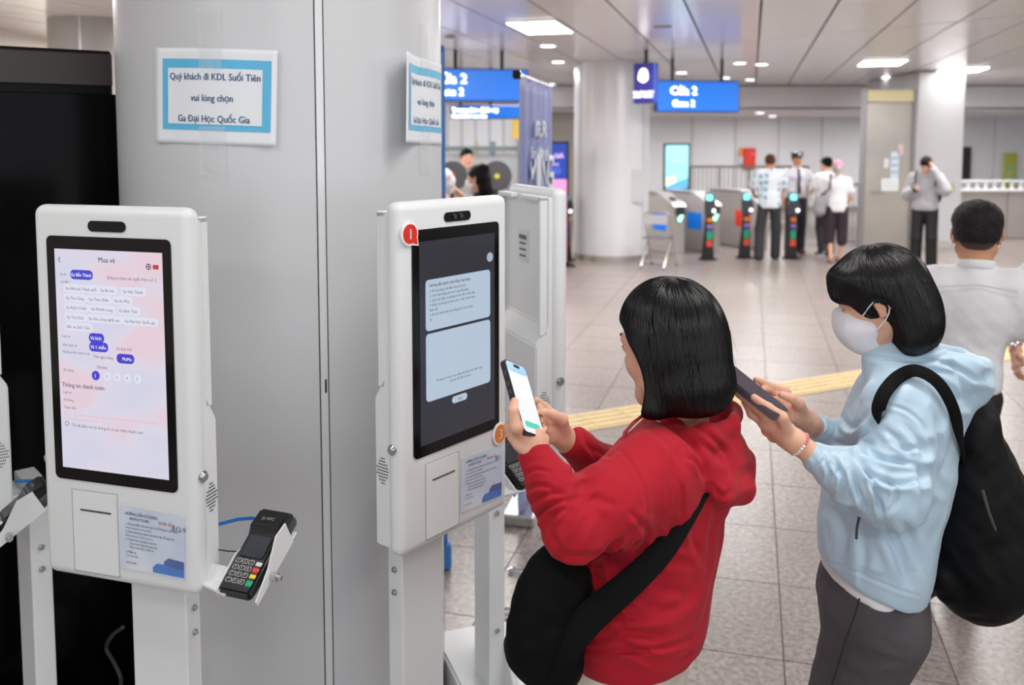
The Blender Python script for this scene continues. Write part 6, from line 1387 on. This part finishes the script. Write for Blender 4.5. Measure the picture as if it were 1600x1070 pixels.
MB().box(tuple(h5.p(.118, 0, .09)-npv(g5.location)), (.05, .012, .035), .004, 1).build('cap_badge', mat('badge_silver', rgb(225, 230, 235), .3), g5)
for l in (-.075, .075): MB().box(rl(B5, .133, l, 1.3, g5), (.085, .012, .06), .003, 1).build('pocket_flap', mat('guard_shirt3', rgb(216, 213, 226), .6), g5)
g6, B6, J6, h6 = person('grey-haired person in a pink cap and white top seen from behind', xy(1309, 13.9), 13.9, -5, 1.58, dict(elL=(.1, .22, 1.12), wrL=(.26, .14, 1.12), elR=(.02, -.23, 1.12), wrR=(.1, -.2, .98), ankL=(-.06, .09, .09), ankR=(.1, -.09, .09)),
       dict(top=mat('white_tee', rgb(226, 224, 228), .65), hem=.86, legs=mat('capri_dark', rgb(44, 34, 44), .7), short=-.30, hair=hair_mat('hair_grey', rgb(180, 176, 176), .5, 30), style='tail', cap=mat('cap_pink', rgb(246, 150, 180), .6), flare=1.2, shoes=mat('sandal', rgb(150, 120, 105), .6)), male=False, hyaw=-10)
tb6 = empty('shoulder_bag', (g6.location.x-.16, g6.location.y-.16, 0), 0, 'grey slouchy shoulder bag hanging beside the pink capped person', 'bag')
g = Field(); c6 = B6.p(-.06, .30, .98); g.ell(c6, (.10, .05, .15), None, .03).cone(c6+V3(.08, 0, .12), c6+V3(.0, 0, -.1), .03, .09, .04); fobj('bag_body', [g.mesh(.009)], mat('bag_grey', rgb(140, 138, 144), .7), tb6)
MB().tube([tuple(c6+V3(0, 0, .12)-npv(tb6.location)), tuple(B6.p(-.11, .16, 1.25)-npv(tb6.location)), tuple(B6.p(-.05, .12, 1.49)-npv(tb6.location)), tuple(B6.p(.08, .13, 1.38)-npv(tb6.location))], .012, 8).build('strap', blackcloth, tb6, True)
person('person in a dark cap and white top half hidden behind the pink cap', xy(1292, 14.7), 14.7, 20, 1.62, dict(elL=(.12, .20, 1.14), wrL=(.28, .1, 1.1), ankL=(-.12, .16, .16), kneeL=(.0, .12, .5)), dict(top=mat('white_tee2', rgb(232, 232, 236), .65), hem=.9, legs=blk, hair=hair_black, cap=blackcloth, shoes=mat('shoe_grey', rgb(120, 120, 126), .6)), male=False)
# ---- man in the grey hooded top by the column
gh_ = mat('grey_fleece', rgb(168, 168, 174), .8, sheen=.2, bump=(20, .2, .006))
g7, B7, J7, h7 = person('man in a grey hooded top bent over his phone beside the grey wall block', xy(1447, 13.0), 13.0, 150, 1.68, dict(elL=(.05, .26, 1.2), wrL=(.12, .10, 1.50), elR=(.02, -.24, 1.12), wrR=(.26, -.14, 1.20), hd=(.07, 0, 1.565), nk=(.01, 0, 1.46)),
       dict(top=gh_, topname='hooded_top', sleeve='long', hood=1, hem=.90, thick=.036, legs=blk, flare=1.6, hair=hair_black, face=1, shoes=blackcloth, handL=(.1, -.2, .6)), hpitch=38)
c7 = B7.p(.34, -.12, 1.24); p7 = MB().box((0, 0, 0), (.075, .012, .15), .008, 2, M=Matrix.Rotation(-.6, 4, 'X')).build('phone', black, None); p7.location = tuple(c7); tag(p7, 'dark phone held by the man in the grey hooded top', 'phone')
k7 = empty('backpack', (B7.p(-.2, .05, 0)[0], B7.p(-.2, .05, 0)[1], 0), 0, 'black backpack on the man in the grey hooded top', 'backpack')
g = Field(); g.ell(B7.p(-.20, .06, 1.14), (.08, .15, .2), B7.R, .03); fobj('pack_body', [g.mesh(.009)], blackcloth, k7)
for l in (-.13, .13): MB().tube([tuple(B7.p(-.12, l, 1.3)-npv(k7.location)), tuple(B7.p(-.06, l, 1.475)-npv(k7.location)), tuple(B7.p(.09, l, 1.44)-npv(k7.location)), tuple(B7.p(.155, l*1.05, 1.25)-npv(k7.location))], .02, 8, flat=.4).build('strap', blackcloth, k7, True)
# ---- woman with long black hair and others by the service office
g8, B8, J8, h8 = person('woman with long black hair and a white face mask raising her arm beside the banner', xy(752, 7.6), 7.6, 62, 1.66, dict(elL=(.18, .22, 1.36), wrL=(.36, .14, 1.44), elR=(.22, -.2, 1.34), wrR=(.34, -.08, 1.5), hd=(.03, 0, 1.585)),
       dict(top=mat('navy_top', rgb(30, 38, 56), .7), hem=.88, legs=blk, hair=hair_black, style='long', thick=.02), male=False, h=.01, hpitch=6)
fmask(h8, g8, maskw)
cl8 = B8.p(.30, .05, 1.55); g = Field(); g.ell(cl8, (.03, .09, .10), B8.R, .02).ell(cl8+V3(-.03, 0, .09), (.02, .05, .04), B8.R, .03).ell(cl8+B8.R[0]*.04, (.03, .07, .08), B8.R, .02, 's'); g.noise(.006, .08, 4)
o = np_obj('white_cloth', [g.mesh(.006)], mat('cloth_white', rgb(236, 232, 232), .7), None, origin=cl8); o.location = tuple(cl8); tag(o, 'crumpled white cloth hat held up by the long-haired woman', 'hat')
person('person in a grey top seated low behind the long-haired woman', xy(731, 11.5), 11.5, 150, 1.62, dict(), dict(top=mat('grey_tee', rgb(150, 152, 158), .7), hem=.88, legs=dk, hair=hair_black, face=1), male=False)['label'] if False else person('person in a grey top standing behind the long-haired woman', xy(729, 11.8), 11.8, 200, 1.78, dict(), dict(top=mat('grey_tee', rgb(150, 152, 158), .7), hem=.88, legs=dk, hair=hair_black, face=1), male=False)
for px, Y_, lab, dot in ((707, 10.2, 'left of two dark round-backed chairs behind the long-haired woman', rgb(210, 70, 60)), (776, 10.0, 'right of two dark round-backed chairs behind the long-haired woman', rgb(190, 180, 70))):
    cz = A3(px, 275, Y=Y_).z; g = empty('round_chair', (xy(px, Y_), Y_, 0), .15, lab, 'chair')
    MB().cyl((0, 0, cz), .17, .06, 28, axis='Y', bev=.015).build('backrest', mat('chair_dark', rgb(70, 68, 72), .5), g, True); MB().cyl((0, -.036, cz), .03, .012, 12, axis='Y').build('emblem', mat('dot_%s' % px, dot, .5), g)
    MB().cyl((0, .08, cz/2), .025, cz, 12).build('stem', darkg, g); MB().cyl((0, .08, .02), .24, .04, 24).build('base', darkg, g); MB().cyl((0, .1, cz-.35), .2, .06, 24, bev=.01).build('seat', mat('chair_dark', rgb(70, 68, 72), .5), g, True)
